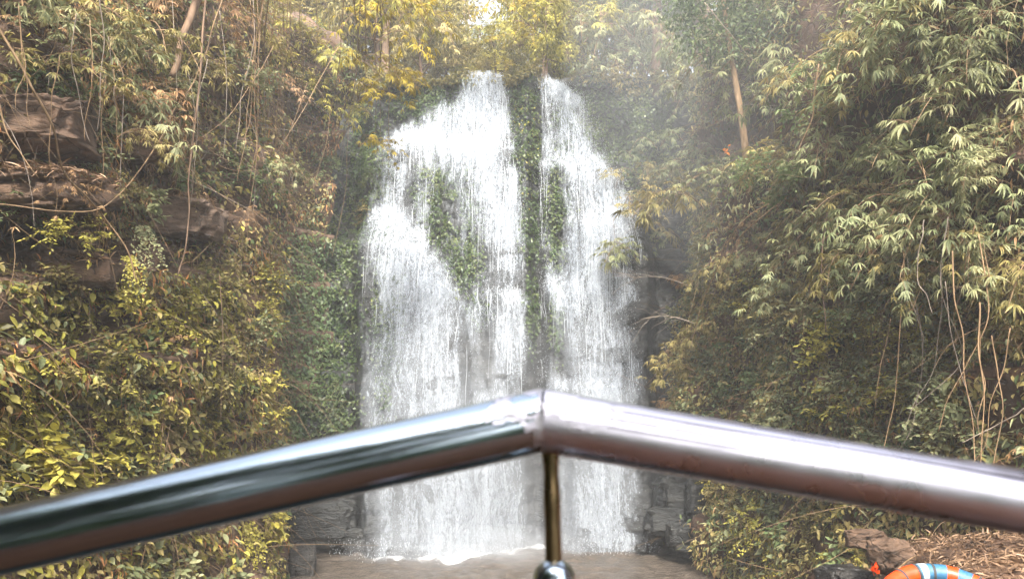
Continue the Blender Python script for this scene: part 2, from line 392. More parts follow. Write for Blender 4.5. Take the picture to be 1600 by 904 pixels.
# ------------------------------------------------------------------ falling water
# (x, y, half width) strokes over the wall as it is seen from the front, with their strength
FALLL = [
    (.34, 1.6, [(640, 420, 60), (640, 600, 75), (650, 860, 90)]), (.30, 1.4, [(760, 480, 50), (770, 660, 60), (770, 850, 70)]),
    (.97, .35, [(762, 112, 22), (756, 150, 34), (745, 190, 52), (735, 225, 50)]),
    (.95, .5, [(735, 165, 26), (700, 185, 22), (660, 200, 18), (622, 218, 14)]),
    (.85, .8, [(735, 215, 60), (740, 260, 50), (752, 300, 40), (765, 360, 34)]),
    (.78, .8, [(798, 200, 10), (800, 260, 13), (798, 330, 16), (792, 420, 20)]),
    (.66, .8, [(625, 215, 20), (622, 270, 24), (620, 335, 26)]),
    (.62, .9, [(652, 205, 16), (648, 260, 18), (656, 330, 16)]),
    (.36, .7, [(700, 250, 60), (715, 340, 70), (730, 430, 75), (770, 470, 50)]),
    (.98, .6, [(615, 345, 22), (645, 372, 20), (672, 408, 20), (700, 448, 20)]),
    (.80, .8, [(612, 360, 26), (640, 420, 42), (680, 480, 48), (700, 560, 48), (700, 660, 46), (700, 760, 50), (700, 862, 55)]),
    (.60, .7, [(600, 350, 22), (605, 440, 32), (615, 540, 40), (620, 700, 48), (620, 865, 58)]),
    (.92, .6, [(768, 437, 14), (792, 447, 15), (808, 470, 15), (815, 510, 14), (812, 570, 18)]),
    (.70, .8, [(755, 450, 16), (772, 520, 30), (770, 620, 40), (770, 720, 46), (765, 845, 60)]),
    (.52, .7, [(805, 560, 26), (805, 680, 30), (812, 840, 34)]),
    (.45, .7, [(595, 420, 12), (590, 600, 14), (585, 860, 22)]),
]
FALLR = [
    (.20, 1.6, [(935, 420, 50), (935, 600, 55), (940, 838, 65)]),
    (.97, .4, [(850, 126, 10), (866, 130, 12), (885, 137, 12), (908, 148, 9)]),
    (.78, .7, [(850, 128, 12), (862, 170, 14), (870, 200, 16), (868, 240, 24)]),
    (.88, .6, [(880, 135, 12), (898, 175, 14), (910, 210, 16), (920, 250, 18)]),
    (.70, .7, [(908, 145, 12), (925, 185, 14), (936, 225, 12), (945, 262, 12)]),
    (.95, .5, [(846, 246, 8), (870, 241, 9), (900, 244, 12), (925, 256, 14), (950, 282, 18), (972, 318, 20)]),
    (.80, .8, [(925, 262, 22), (938, 320, 28), (930, 380, 28)]),
    (.95, .6, [(965, 305, 20), (975, 350, 24), (930, 385, 24)]),
    (.62, .8, [(848, 250, 7), (850, 300, 7), (850, 380, 9), (856, 450, 10)]),
    (.34, .7, [(880, 260, 30), (878, 340, 36), (875, 440, 34)]),
    (.90, .7, [(928, 372, 26), (925, 430, 30), (928, 500, 32), (930, 600, 30), (935, 700, 32), (935, 838, 36)]),
    (.78, .7, [(975, 345, 22), (980, 400, 18), (978, 470, 16), (972, 560, 16), (975, 680, 16), (985, 838, 22)]),
    (.86, .6, [(850, 438, 8), (862, 434, 8), (880, 465, 8), (888, 480, 8)]),
    (.45, .7, [(865, 445, 22), (868, 520, 24), (868, 600, 22)]),
    (.82, .6, [(848, 560, 5), (852, 585, 9), (872, 600, 10), (893, 600, 8), (905, 590, 7)]),
    (.62, .8, [(868, 605, 18), (872, 700, 26), (885, 836, 34)]),
    (.80, .6, [(958, 600, 7), (960, 700, 9), (955, 838, 16)]),
]
def blobmask(px, py, bl):
    r = np.zeros(np.shape(px))
    for (cx, cy_, rx, ry) in bl:
        r = np.maximum(r, np.exp(-(((px-cx)/rx)**2+((py-cy_)/ry)**2)**2))
    return r
def density(px, py, strokes):
    r = np.ones(np.shape(px))
    wx = px + 9*vnoise(px*.03, py*.012, 3) + 4*vnoise(px*.09, py*.03, 9); wy = py + 7*vnoise(px*.05, py*.03, 5)
    for (st, soft, pts) in strokes:
        d, _ = seg_d(wx, wy, pts)
        r = r*(1 - st*(1-ss(1-soft*.6, 1+soft, d)))
    D = (1-r)*(.93+.07*ss(520, 250, py))*ss(552, 606, wx)*ss(1034, 985, wx)
    return D*(1-.55*blobmask(px, py, [(705, 330, 40, 90), (745, 400, 35, 60), (872, 330, 24, 90), (760, 560, 20, 60), (590, 470, 14, 60), (866, 540, 16, 60), (862, 720, 12, 100), (832, 700, 14, 170), (730, 560, 12, 90), (640, 290, 12, 50)]))
m, t, out = newmat('white falling water')
tc = N(t, 'NewGeometry'); at = N(t, 'Attribute'); at.attribute_name = 'flow'
wn = N(t, 'TexNoise'); wn.inputs['Scale'].default_value = .9; t.links.new(tc.outputs['Position'], wn.inputs['Vector'])
wa = N(t, 'VectorMath'); wa.operation = 'MULTIPLY_ADD'; wa.inputs[1].default_value = (.35, .35, .35); t.links.new(wn.outputs['Color'], wa.inputs[0]); t.links.new(tc.outputs['Position'], wa.inputs[2])
def streak(sx, sz, det):
    mp = N(t, 'Mapping'); mp.inputs['Scale'].default_value = (sx, sx*.35, sz); t.links.new(wa.outputs[0], mp.inputs[0])
    n = N(t, 'TexNoise'); n.inputs['Scale'].default_value = 1; n.inputs['Detail'].default_value = det; n.inputs['Roughness'].default_value = .6
    t.links.new(mp.outputs[0], n.inputs['Vector']); return n.outputs[0]
s1, s2, s3 = streak(3.2, .40, 3), streak(11, 1.6, 4), streak(24, 9, 4)
sm = math_(t, 'ADD', math_(t, 'MULTIPLY', math_(t, 'SUBTRACT', s1, .5), 2.0), math_(t, 'MULTIPLY', math_(t, 'SUBTRACT', s2, .5), 2.0))
sm = math_(t, 'ADD', sm, math_(t, 'MULTIPLY', math_(t, 'SUBTRACT', s3, .5), 2.3))
sep = N(t, 'SeparateXYZ'); t.links.new(tc.outputs['Position'], sep.inputs[0])
amp = ramp(t, [(0, .36), (.35, .48), (.62, .70)], math_(t, 'DIVIDE', sep.outputs['Z'], 14))
al = math_(t, 'ADD', math_(t, 'MULTIPLY', at.outputs['Fac'], 1.0), math_(t, 'MULTIPLY', sm, amp.outputs[0]))
al = ramp(t, [(.30, 0.0), (.72, .20), (1.18, .74)], al)
al2 = math_(t, 'MULTIPLY', al.outputs[0], ramp(t, [(.02, 0), (.25, 1)], at.outputs['Fac']).outputs[0])
df = N(t, 'BsdfDiffuse'); df.inputs[0].default_value = (.46, .50, .55, 1)
tl = N(t, 'BsdfTranslucent'); tl.inputs[0].default_value = (.46, .50, .55, 1)
mm = N(t, 'MixShader'); mm.inputs[0].default_value = .3; t.links.new(df.outputs[0], mm.inputs[1]); t.links.new(tl.outputs[0], mm.inputs[2])
tp = N(t, 'BsdfTransparent'); mx = N(t, 'MixShader'); t.links.new(al2, mx.inputs[0]); t.links.new(tp.outputs[0], mx.inputs[1]); t.links.new(mm.outputs[0], mx.inputs[2])
t.links.new(mx.outputs[0], out.inputs[0]); M['water'] = m
m, t, out = newmat('white water drops')
df = N(t, 'BsdfDiffuse'); df.inputs[0].default_value = (.72, .76, .80, 1); tl = N(t, 'BsdfTranslucent'); tl.inputs[0].default_value = (.72, .76, .80, 1)
mm = N(t, 'MixShader'); mm.inputs[0].default_value = .3; t.links.new(df.outputs[0], mm.inputs[1]); t.links.new(tl.outputs[0], mm.inputs[2]); t.links.new(mm.outputs[0], out.inputs[0]); M['drops'] = m

def wsurf(X, Z, off): return wall_low(X, Z) - off
def veil(strokes, x0, x1, off, seed, root, gain=1.0):
    X, Z = np.meshgrid(np.arange(x0, x1, .05), np.arange(-.05, 13.85, .06), indexing='ij')
    Y = wsurf(X, Z, off) + .10*fbm(X*1.1+seed, 0*X, Z*.5, 3) + .03*fbm(X*6, 0*X+seed, Z*.8, 2)
    px, py = nominal(X, Z)
    D = density(px+seed, py, strokes)*gain
    me = tri_mesh('veil', np.stack([X, Y, Z], -1).reshape(-1, 3), grid_faces(*X.shape), True)
    at = me.attributes.new('flow', 'FLOAT', 'POINT'); at.data.foreach_set('value', D.ravel().astype(np.float32))
    return link('water_veil', me, M['water'], root)
def sample_water(strokes, x0, x1, n, thr=.0, powr=1.5, zmax=13.7):
    X = rng.uniform(x0, x1, n*6); Z = rng.uniform(.1, zmax, n*6); px, py = nominal(X, Z); D = density(px, py, strokes)
    k = rng.random(n*6) < np.clip(D-thr, 0, 1)**powr; return X[k][:n], Z[k][:n]
def threads(strokes, x0, x1, n, root, wd=(.002, .005)):
    X, Z = sample_water(strokes, x0, x1, n, .1, 2.6); k = rng.random(len(X)) < ss(3.0, 9, Z)*.9+.02; X, Z = X[k], Z[k]; n = len(X); K = 12
    Ln = rng.uniform(.4, 1.8, n); mb = []
    tt = np.linspace(0, 1, K)
    xx = X[:, None] + .05*vnoise(X[:, None]*9, Z[:, None]*.3, tt[None]*2.5) + rng.normal(0, .02, (n, 1))*tt
    z = Z[:, None] - Ln[:, None]*tt; z = np.maximum(z, .02)
    px, py = nominal(xx, z); D = density(px, py, strokes)
    y = wsurf(xx, z, .0) - rng.uniform(.10, .34, (n, 1)) + .02*rng.normal(0, 1, (n, 1))
    w_ = rng.uniform(*wd, (n, 1))*np.sin(np.pi*np.clip(tt*.96+.02, 0, 1))[None]**.6*np.clip(D*2.2, 0, 1)
    A = np.stack([xx-w_, y, z], -1); B = np.stack([xx+w_, y, z], -1); C = np.stack([xx, y-w_*.9, z], -1)
    V = np.stack([A, C, B], 2).reshape(-1, 3)
    base = (np.arange(n)*K*3)[:, None, None, None] + (np.arange(K-1)*3)[None, :, None, None]
    F = base + np.array([[0, 1, 4], [0, 4, 3], [1, 2, 5], [1, 5, 4]])[None, None]
    return link('water_threads', tri_mesh('water_threads', V, F.reshape(-1, 3), True), M['drops'], root)
def drops(strokes, x0, x1, n, root, extra=None):
    X, Z = sample_water(strokes, x0, x1, n, .05, 2.0); k = rng.random(len(X)) < ss(1.5, 8.5, Z)*.8+.06; X, Z = X[k], Z[k]; X = X + rng.normal(0, .05, len(X)); Z = Z + rng.normal(0, .05, len(Z))
    Y = wsurf(X, Z, .08) - np.abs(rng.normal(0, .22, len(X)))
    if extra is not None: X, Y, Z = np.r_[X, extra[0]], np.r_[Y, extra[1]], np.r_[Z, extra[2]]
    n = len(X); r = rng.uniform(.003, .0065, n); h = r*rng.uniform(1., 4.5, n)
    T = np.array([(0, 0, 1), (1, 0, 0), (-.5, .87, 0), (-.5, -.87, 0), (0, 0, -1)])
    V = np.stack([X, Y, Z], -1)[:, None] + T[None]*np.stack([r, r, h], -1)[:, None]
    F = np.array([(0, 1, 2), (0, 2, 3), (0, 3, 1), (4, 2, 1), (4, 3, 2), (4, 1, 3)])[None] + (np.arange(n)*5)[:, None, None]
    return link('water_drops', tri_mesh('water_drops', V.reshape(-1, 3), F.reshape(-1, 3)), M['drops'], root)
FOAM = [(.85, 1.3, [(550, 864, 5), (620, 863, 9), (700, 860, 11), (780, 850, 9), (850, 841, 6)]), (.98, .8, [(560, 863, 5), (620, 861, 8), (700, 858, 9), (760, 849, 8), (800, 841, 6), (850, 838, 5)]),
        (.95, .8, [(870, 838, 4), (920, 836, 6), (960, 838, 7), (1015, 842, 4)]),
        (.6, .9, [(540, 864, 9), (700, 864, 14), (800, 846, 12), (850, 842, 9)]), (.5, .9, [(880, 842, 8), (1010, 846, 8)]),
        (.75, .5, [(570, 845, 14), (700, 838, 20), (810, 825, 18)]), (.7, .5, [(880, 822, 14), (1010, 826, 14)])]
def foam(x0, x1, root):
    X, Y = np.meshgrid(np.arange(x0, x1, .05), np.arange(15.8, 21, .05), indexing='ij')
    Z = (.012 + .05*ss(13, 18.5, Y))*fbm(X*2.2, Y*3.2, 0, 3) + .03 + .012*fbm(X*6, Y*6, 0, 2)
    px, py = proj(np.stack([X, Y, 0*X], -1)); D = density(px, py, FOAM)
    me = tri_mesh('foam', np.stack([X, Y, Z], -1).reshape(-1, 3), grid_faces(*X.shape), True)
    at = me.attributes.new('flow', 'FLOAT', 'POINT'); at.data.foreach_set('value', D.ravel().astype(np.float32))
    return link('foam', me, M['foam'], root)
m, t, out = newmat('foam')
tc = N(t, 'NewGeometry'); at = N(t, 'Attribute'); at.attribute_name = 'flow'
n1 = N(t, 'TexNoise'); n1.inputs['Scale'].default_value = 5; n1.inputs['Detail'].default_value = 9; n1.inputs['Roughness'].default_value = .75; t.links.new(tc.outputs['Position'], n1.inputs['Vector'])
al = math_(t, 'ADD', at.outputs['Fac'], math_(t, 'MULTIPLY', math_(t, 'SUBTRACT', n1.outputs[0], .5), 1.6))
al = ramp(t, [(.34, 0), (1.15, .95)], al); al2 = math_(t, 'MULTIPLY', al.outputs[0], ramp(t, [(.02, 0), (.2, 1)], at.outputs['Fac']).outputs[0])
df = N(t, 'BsdfDiffuse'); df.inputs[0].default_value = (.85, .86, .86, 1); tp = N(t, 'BsdfTransparent'); mx = N(t, 'MixShader')
t.links.new(al2, mx.inputs[0]); t.links.new(tp.outputs[0], mx.inputs[1]); t.links.new(df.outputs[0], mx.inputs[2]); t.links.new(mx.outputs[0], out.inputs[0]); M['foam'] = m

def splash(xa, xb, n):
    X = rng.uniform(xa, xb, n); Z = np.abs(rng.normal(0, .22, n))+.03; Y = wall_low(X, 0*X+.3) - .2 - np.abs(rng.normal(0, .3, n)); return X, Y, Z
fl = empty('waterfall', (-1.2, 19, 0))
fr = empty('waterfall', (2.1, 19.5, 0))
tag(fl, 'wide left cascade pouring from the highest lip over a slanting ledge into the pool', 'waterfall', 'the two falls of the cascade')
tag(fr, 'narrower right cascade, split from the other by the mossy rib, bulging at its right edge', 'waterfall', 'the two falls of the cascade')
parts = []
for root, S, a, b in ((fl, FALLL, -5.2, .95), (fr, FALLR, .35, 4.7)):
    wdt = b-a
    for k, off in enumerate((.10, .22, .36)):
        parts.append(veil(S, a, b, off, k*7.7, root, (1.0, .82, .68)[k]))
    parts.append(threads(S, a, b, int(110*wdt), root))
    parts.append(drops(S, a, b, int(8500*wdt), root, splash(a+.9 if a < 0 else a+.5, b-.5, int(150*wdt))))
    parts.append(foam(a-.4, b+.3, root))
for o in parts: o.matrix_parent_inverse = o.parent.matrix_basis.inverted()
bpy.context.view_layer.update()
for o in parts:
    o.matrix_parent_inverse = Matrix.Translation(-Vector(o.parent.location))
    if o.name.startswith(('water_threads', 'water_drops')): o['kind'] = 'stuff'
fl.name = 'waterfall'

# mist: rounded banks of fine spray
def ellipsoid(name, c, r, m, seg=24):
    th = np.linspace(0, 2*math.pi, seg, endpoint=False); ph = np.linspace(-math.pi/2+.08, math.pi/2-.08, seg//2)
    V = []; F = []
    for p_ in ph:
        for q in th: V.append((r[0]*math.cos(p_)*math.cos(q), r[1]*math.cos(p_)*math.sin(q), r[2]*math.sin(p_)))
    mb = MB(); nph = len(ph)
    V += [(0, 0, -r[2]), (0, 0, r[2])]
    for i in range(nph-1):
        for j in range(seg):
            a, b = i*seg+j, i*seg+(j+1) % seg; F += [(a, b, b+seg), (a, b+seg, a+seg)]
    s0, s1 = nph*seg, nph*seg+1
    for j in range(seg): F += [(s0, (j+1) % seg, j), (s1, (nph-1)*seg+j, (nph-1)*seg+(j+1) % seg)]
    o = link(name, tri_mesh(name, V, F, True), m); o.location = c; return o
def volmat(name, dens, col=(.92, .95, 1)):
    m, t, out = newmat(name); v = N(t, 'VolumePrincipled'); v.inputs['Density'].default_value = dens; v.inputs['Color'].default_value = (*col, 1); v.inputs['Anisotropy'].default_value = .1
    t.links.new(v.outputs[0], out.inputs['Volume']); return m
M['mist'] = volmat('spray mist', .06)
for k, (c, r) in enumerate([((-1.3, 17.7, 1.2), (2.1, .9, 2.4)), ((2.4, 18.9, 1.2), (1.8, .8, 2.4)), ((-1.5, 17.6, 3.2), (1.4, .7, 3.0)), ((.5, 18.6, 2.5), (2.8, .9, 3.4))]):
    tag(ellipsoid('mist', c, r, M['mist']), 'pale spray drifting in front of the foot of the falls', kind='stuff')


# ------------------------------------------------------------------ ground cover that nobody could count
def pick(V, n, y0=3.0):
    """random points on a cliff grid with their outward normals"""
    nu, nv = V.shape[0]-1, V.shape[1]-1
    i = rng.integers(0, nu, n); j = rng.integers(0, nv, n); u = rng.random((n, 1)); v = rng.random((n, 1))
    a, b, c, d = V[i, j], V[i+1, j], V[i, j+1], V[i+1, j+1]
    p_ = (a*(1-u)+b*u)*(1-v)+(c*(1-u)+d*u)*v
    nn = nrmz(np.cross(b-a, c-a)); tocam = np.array([0, 0, CAM_H])-p_; nn = nn*np.sign((nn*tocam).sum(1, keepdims=True))
    k = p_[:, 1] > y0
    return p_[k], nn[k]
NV = len(np.arange(-1.0, LIP_Z+.01, .11))
BARE_L = [(70, 385, 130, 50), (150, 510, 50, 45), (275, 335, 75, 40), (50, 220, 90, 30), (60, 90, 60, 40), (425, 560, 16, 90), (215, 250, 60, 40), (385, 840, 30, 60), (620, 150, 60, 30), (465, 850, 30, 60)]
BARE_R = [(1400, 215, 60, 50), (1175, 200, 60, 60), (1060, 360, 24, 100), (1060, 800, 50, 60), (1590, 640, 40, 40), (1020, 500, 24, 70)]
def cover(name, V, n, m, T, L, asp, lift, maskf, label, hang=.6, z0=.1, clump=.5):
    p_, nn = pick(V, n); px, py = proj(p_)
    k = (p_[:, 2] > z0) & (rng.random(len(p_)) < maskf(px, py, p_)) & (fbm(p_[:, 0]*1.3, p_[:, 1]*1.3, p_[:, 2]*1.3, 2) > -clump)
    p_, nn = p_[k], nn[k]; n = len(p_)
    pos = p_ + nn*rng.uniform(.02, lift, (n, 1)) * (.4+.8*np.clip(fbm(p_[:, 0]*2, p_[:, 1]*2, p_[:, 2]*2, 2)+.4, 0, 1.2))[:, None]
    dr = nn*.55 + rv(n, .55); dr[:, 2] -= hang
    nr_ = nn*.6 + np.array([0, 0, .7]) + rv(n, .35)
    mb = MB(); Ls = L*rng.uniform(.6, 1.35, n)
    leaves(mb, pos, dr, nr_, Ls, Ls*asp, T)
    return tag(link(name, mb.mesh(name), m), label, kind='stuff')
zoneIV = lambda px, py: ss(425, 450, px)*ss(330, 400, py)*(px < 620)
cover('undergrowth', VL[:, :NV], 95000, M['olive'], OV, .105, .5, .32, lambda px, py, p_: (1-blobmask(px, py, BARE_L))*(1-zoneIV(px, py))*(.55+.45*ss(380, 450, py)), 'olive leafy ground cover matting the left cliff')
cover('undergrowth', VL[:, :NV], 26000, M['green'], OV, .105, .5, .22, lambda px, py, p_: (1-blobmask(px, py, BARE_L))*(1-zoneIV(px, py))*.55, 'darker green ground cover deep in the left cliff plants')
cover('undergrowth', VL[:, :NV], 50000, M['yellow'], OV, .125, .55, .36, lambda px, py, p_: (1-blobmask(px, py, BARE_L))*(1-zoneIV(px, py))*(.06+.7*ss(410, 470, py)*ss(440, 380, px)), 'yellow green trailing leaves over the lower left cliff')
cover('dry_leaves', VL[:, :NV], 52000, M['brown'], LA, .15, .15, .30, lambda px, py, p_: (1-.6*blobmask(px, py, BARE_L))*(1-zoneIV(px, py))*(.75-.4*ss(420, 480, py)), 'dry brown bamboo leaves caught all over the left cliff', hang=1.0, clump=.1)
cover('ivy', VL[:, :NV], 200000, M['ivyl'], SM, .10, .8, .14, lambda px, py, p_: zoneIV(px, py), 'dense small leaved ivy on the shaded cliff beside the left fall', hang=.9, clump=.9)
cover('undergrowth', VR[:, :NV], 120000, M['olive'], OV, .105, .5, .32, lambda px, py, p_: (1-blobmask(px, py, BARE_R))*(.25+.6*ss(380, 440, py)), 'olive leafy ground cover matting the right bank')
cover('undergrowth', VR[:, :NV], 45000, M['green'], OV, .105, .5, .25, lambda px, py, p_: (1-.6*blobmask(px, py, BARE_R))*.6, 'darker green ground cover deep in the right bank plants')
cover('dry_leaves', VR[:, :NV], 50000, M['brown'], LA, .16, .15, .30, lambda px, py, p_: (1-.6*blobmask(px, py, BARE_R))*(.35+.25*ss(1450, 1600, px)), 'dry brown bamboo leaves caught all over the right bank', hang=1.0, clump=.1)
cover('undergrowth', VR[:, :NV], 85000, M['bamboo'], LA, .19, .13, .45, lambda px, py, p_: (1-blobmask(px, py, BARE_R))*(.5-.42*ss(400, 470, py)), 'straw green bamboo leaves covering the upper right bank', hang=.5)
# moss and ivy on the face behind the water
IVY_W = [(500, 400, 60, 80), (500, 520, 60, 120), (500, 640, 60, 60), (470, 700, 40, 60), (818, 150, 20, 80), (824, 250, 20, 80), (828, 340, 17, 70), (705, 330, 42, 75), (725, 400, 30, 50), (685, 300, 34, 60), (870, 330, 24, 90), (885, 200, 22, 50), (950, 170, 50, 70), (665, 150, 60, 40), (620, 500, 12, 90), (700, 120, 50, 30),
         (600, 520, 16, 150), (575, 290, 34, 110), (600, 290, 12, 60), (870, 500, 12, 60), (1000, 200, 50, 110), (830, 480, 12, 60), (745, 490, 20, 30)]
def wmask(px, py, p_): return blobmask(px, py, IVY_W)
WVv = WV.copy()
cover('moss', WVv, 120000, M['ivyw'], SM, .095, .85, .10, wmask, 'wet green ivy and moss on the face between and behind the falls', hang=1.0, z0=.6, clump=.8)
cover('moss', WVv, 22000, M['yellow'], SM, .07, .85, .14, lambda px, py, p_: .8*blobmask(px, py, [(818, 120, 16, 60), (826, 250, 15, 70), (820, 180, 14, 60)]), 'yellow green leaves on the rib between the falls', hang=1.0, clump=.4)
cover('undergrowth', np.concatenate([WV2[:, len(zs)-6:]], 1), 26000, M['olive'], OV, .13, .4, .6, lambda px, py, p_: .9*(1-blobmask(px, py, [(758, 125, 38, 40), (880, 128, 40, 18)])), 'leafy growth along the brink above the falls', hang=.3)
# litter on the bank
bv = np.stack([BX, BY, BZ], -1)
def litter(n, m, L, label):
    p_, nn = pick(bv, n, 1.6); k = p_[:, 2] > .9; p_, nn = p_[k], nn[k]; nn = nn*np.sign(nn[:, 2:3]); n = len(p_)
    dr = rv(n); dr = dr - nn*(dr*nn).sum(1, keepdims=True); dr += nn*rng.normal(.1, .3, (n, 1)); mb = MB()
    Ls = L*rng.uniform(.5, 1.3, n)
    leaves(mb, p_+nn*rng.uniform(.0, .06, (n, 1)), dr, nn+rv(n, .4), Ls, Ls*.16, LA)
    tag(link('leaf_litter', mb.mesh('leaf_litter'), m), label, kind='stuff')
M['litter'] = leaf_mat('leaf litter', [(.06, .035, .02), (.14, .085, .05), (.24, .155, .095), (.34, .25, .16)], trans=.1)
litter(42000, M['litter'], .115, 'dry tan bamboo leaf litter on the lower right bank')
# thin dead twigs tangled in the growth
cover('undergrowth', VL[:, :NV], 26000, M['pale'], OV, .15, .5, .40, lambda px, py, p_: (1-blobmask(px, py, BARE_L))*(1-zoneIV(px, py))*.8, 'larger pale leaves in patches on the left cliff', clump=-.25)
cover('undergrowth', VR[:, :NV], 40000, M['pale'], OV, .14, .5, .42, lambda px, py, p_: (1-blobmask(px, py, BARE_R))*(.3+.6*ss(400, 460, py)), 'larger pale leaves in patches on the right bank', clump=-.15)
cover('dry_leaves', VL[:, :NV], 42000, M['rust'], LA, .15, .17, .34, lambda px, py, p_: (1-blobmask(px, py, BARE_L))*(1-zoneIV(px, py))*.9, 'rust coloured withered leaves in patches on the left cliff', hang=1.0, clump=-.2)
def tangle(V, n, maskf, label, m, Lr=(.4, 1.6), r=.004):
    p_, nn = pick(V, n, 7.5); px, py = proj(p_); k = (p_[:, 2] > .3) & (rng.random(len(p_)) < maskf(px, py)); p_, nn = p_[k], nn[k]; n = len(p_); K = 7
    L = rng.uniform(*Lr, (n, 1)); d = nn*.35 + rv(n, .5); d[:, 2] -= .4; d = nrmz(d); tt = np.linspace(0, 1, K)
    b = rv(n, .35); b[:, 2] -= .3
    C = p_[:, None]+nn[:, None]*.12 + d[:, None]*(L[:, :, None]*tt[None, :, None]) + b[:, None]*(L[:, :, None]*(tt**2)[None, :, None])
    s1 = nrmz(np.cross(d, nn)); s2 = nrmz(np.cross(d, s1)); rr = (r*rng.uniform(.6, 1.8, (n, 1))*(1-.7*tt)[None])[..., None]
    ring = np.stack([C+s1[:, None]*rr, C-s1[:, None]*rr*.5+s2[:, None]*rr*.87, C-s1[:, None]*rr*.5-s2[:, None]*rr*.87], 2)
    base = (np.arange(n)*K*3)[:, None, None, None]+(np.arange(K-1)*3)[None, :, None, None]
    F = base+np.array([[0, 1, 4], [0, 4, 3], [1, 2, 5], [1, 5, 4], [2, 0, 3], [2, 3, 5]])[None, None]
    tag(link('dry_twigs', tri_mesh('dry_twigs', ring.reshape(-1, 3), F.reshape(-1, 3)), m), label, kind='stuff')
tangle(VL[:, :NV], 4200, lambda px, py: (1-zoneIV(px, py))*.9, 'fine tan twigs tangled over the left cliff', M['culm'])
tangle(VL[:, :NV], 1200, lambda px, py: (1-zoneIV(px, py))*ss(500, 400, py), 'grey twigs tangled over the upper left cliff', M['grey_twig'])
tangle(VR[:, :NV], 4200, lambda px, py: .3+.6*ss(1350, 1600, px), 'fine tan twigs tangled over the right bank', M['culm'])

# ------------------------------------------------------------------ plants: one of each kind, then copies
def jit(a, b): return float(rng.uniform(a, b))
def rot_about(v, ax, an):
    ax = ax/np.linalg.norm(ax); return v*math.cos(an)+np.cross(ax, v)*math.sin(an)+ax*np.dot(ax, v)*(1-math.cos(an))
def fan(mb, p_, d, L, n):
    d = d/np.linalg.norm(d); up = np.array([0, 0, 1.0]); side = np.cross(d, up); side /= max(np.linalg.norm(side), 1e-6); nn = np.cross(side, d)
    a = np.linspace(-1, 1, n)*R(jit(45, 75)) + rng.normal(0, .1, n)
    dr = np.cos(a)[:, None]*d + np.sin(a)[:, None]*side + rv(n, .08); dr[:, 2] -= .25+.25*np.abs(np.sin(a))
    Ls = L*(1-.25*np.abs(np.sin(a)))*rng.uniform(.8, 1.15, n)
    leaves(mb, np.repeat(p_[None], n, 0), dr, nn[None]+rv(n, .15), Ls, Ls*rng.uniform(.13, .19, n), LA)
def p_bamboo(L=2.2, nf=52, leaf=.26, droop=1.0):
    st, fo = MB(), MB()
    for c in range(3):
        a = jit(-.6, .6)+(c-1)*.5; l = L*jit(.7, 1.05); tt = np.linspace(0, 1, 14)
        o = np.stack([math.sin(a)*l*.75*tt, math.cos(a)*l*.75*tt**1.1, l*(.75*tt-.95*droop*tt**2.2)], 1)
        st.tube(o, .012*(1-.8*tt)+.002, 5)
        for k in range(nf//3):
            t_ = jit(.12, 1)**.8; q = np.array([np.interp(t_, tt, o[:, i]) for i in range(3)])
            d = np.array([jit(-1, 1), jit(-.2, 1), jit(-.7, .5)]); d /= np.linalg.norm(d); e = q+d*jit(.15, .42)
            mid = (q+e)/2+np.array([0, 0, .03]); st.tube([q, mid, e], [.004, .003, .002], 3, False)
            fan(fo, e, d+np.array([0, 0, -.35]), leaf*jit(.8, 1.15), int(rng.integers(5, 9)))
            if rng.random() < .5: fan(fo, mid, d+rv(1, .4)[0]+np.array([0, 0, -.3]), leaf*jit(.7, 1), int(rng.integers(3, 6)))
    return st, fo
def p_shrub(Rr=.75, ns=10, leaf=.095, asp=.5, T=OV, tw=5, nl=8):
    st, fo = MB(), MB()
    for s_ in range(ns):
        d = np.array([jit(-1, 1), jit(.2, 1), jit(-.5, .9)]); d /= np.linalg.norm(d); l = Rr*jit(.6, 1.1); tt = np.linspace(0, 1, 7)
        o = d[None]*l*tt[:, None]; o[:, 2] -= .25*l*tt**2.5; st.tube(o, .008*(1-.7*tt), 4)
        for k in range(tw):
            t_ = jit(.3, 1); q = np.array([np.interp(t_, tt, o[:, i]) for i in range(3)])
            e = d+rv(1, .7)[0]; e /= np.linalg.norm(e); ll = Rr*jit(.25, .5); u = np.linspace(0, 1, nl)
            w_ = q[None]+e[None]*ll*u[:, None]; w_[:, 2] -= .3*ll*u**2; st.tube(w_, .003*(1-.6*u), 3, False)
            side = np.cross(e, [0, 0, 1]); side /= max(np.linalg.norm(side), 1e-6)
            sg = np.where(np.arange(nl) % 2, 1, -1)[:, None]
            dr = side[None]*sg+e[None]*.5+rv(nl, .25); dr[:, 2] -= .3; dr[-1] = e
            Ls = leaf*rng.uniform(.7, 1.25, nl)
            leaves(fo, w_, dr, np.array([0, .35, 1.0])[None]+rv(nl, .3), Ls, Ls*asp, T)
    return st, fo
def p_creeper(L=1.3, ns=9, leaf=.08):
    st, fo = MB(), MB()
    for s_ in range(ns):
        l = L*jit(.5, 1.1); n = int(l/.035); u = np.linspace(0, 1, n); x0 = jit(-.35, .35)
        o = np.stack([x0*(.3+.9*u)+.05*np.sin(u*9+s_), .12+.16*np.sin(np.minimum(u*2.2, 1.6))+.04*np.cos(u*11+s_), .10*np.sin(u*3)-l*u**1.2], 1)
        st.tube(o[::3], .004, 3, False)
        sg = np.where(np.arange(n) % 2, 1, -1)
        dr = np.stack([sg*.8, .5+0*sg, -.6+0*sg], 1)+rv(n, .35); Ls = leaf*rng.uniform(.6, 1.3, n)
        leaves(fo, o+rv(n, .03), dr, np.array([0, .7, .7])[None]+rv(n, .3), Ls, Ls*.62, OV)
    return st, fo
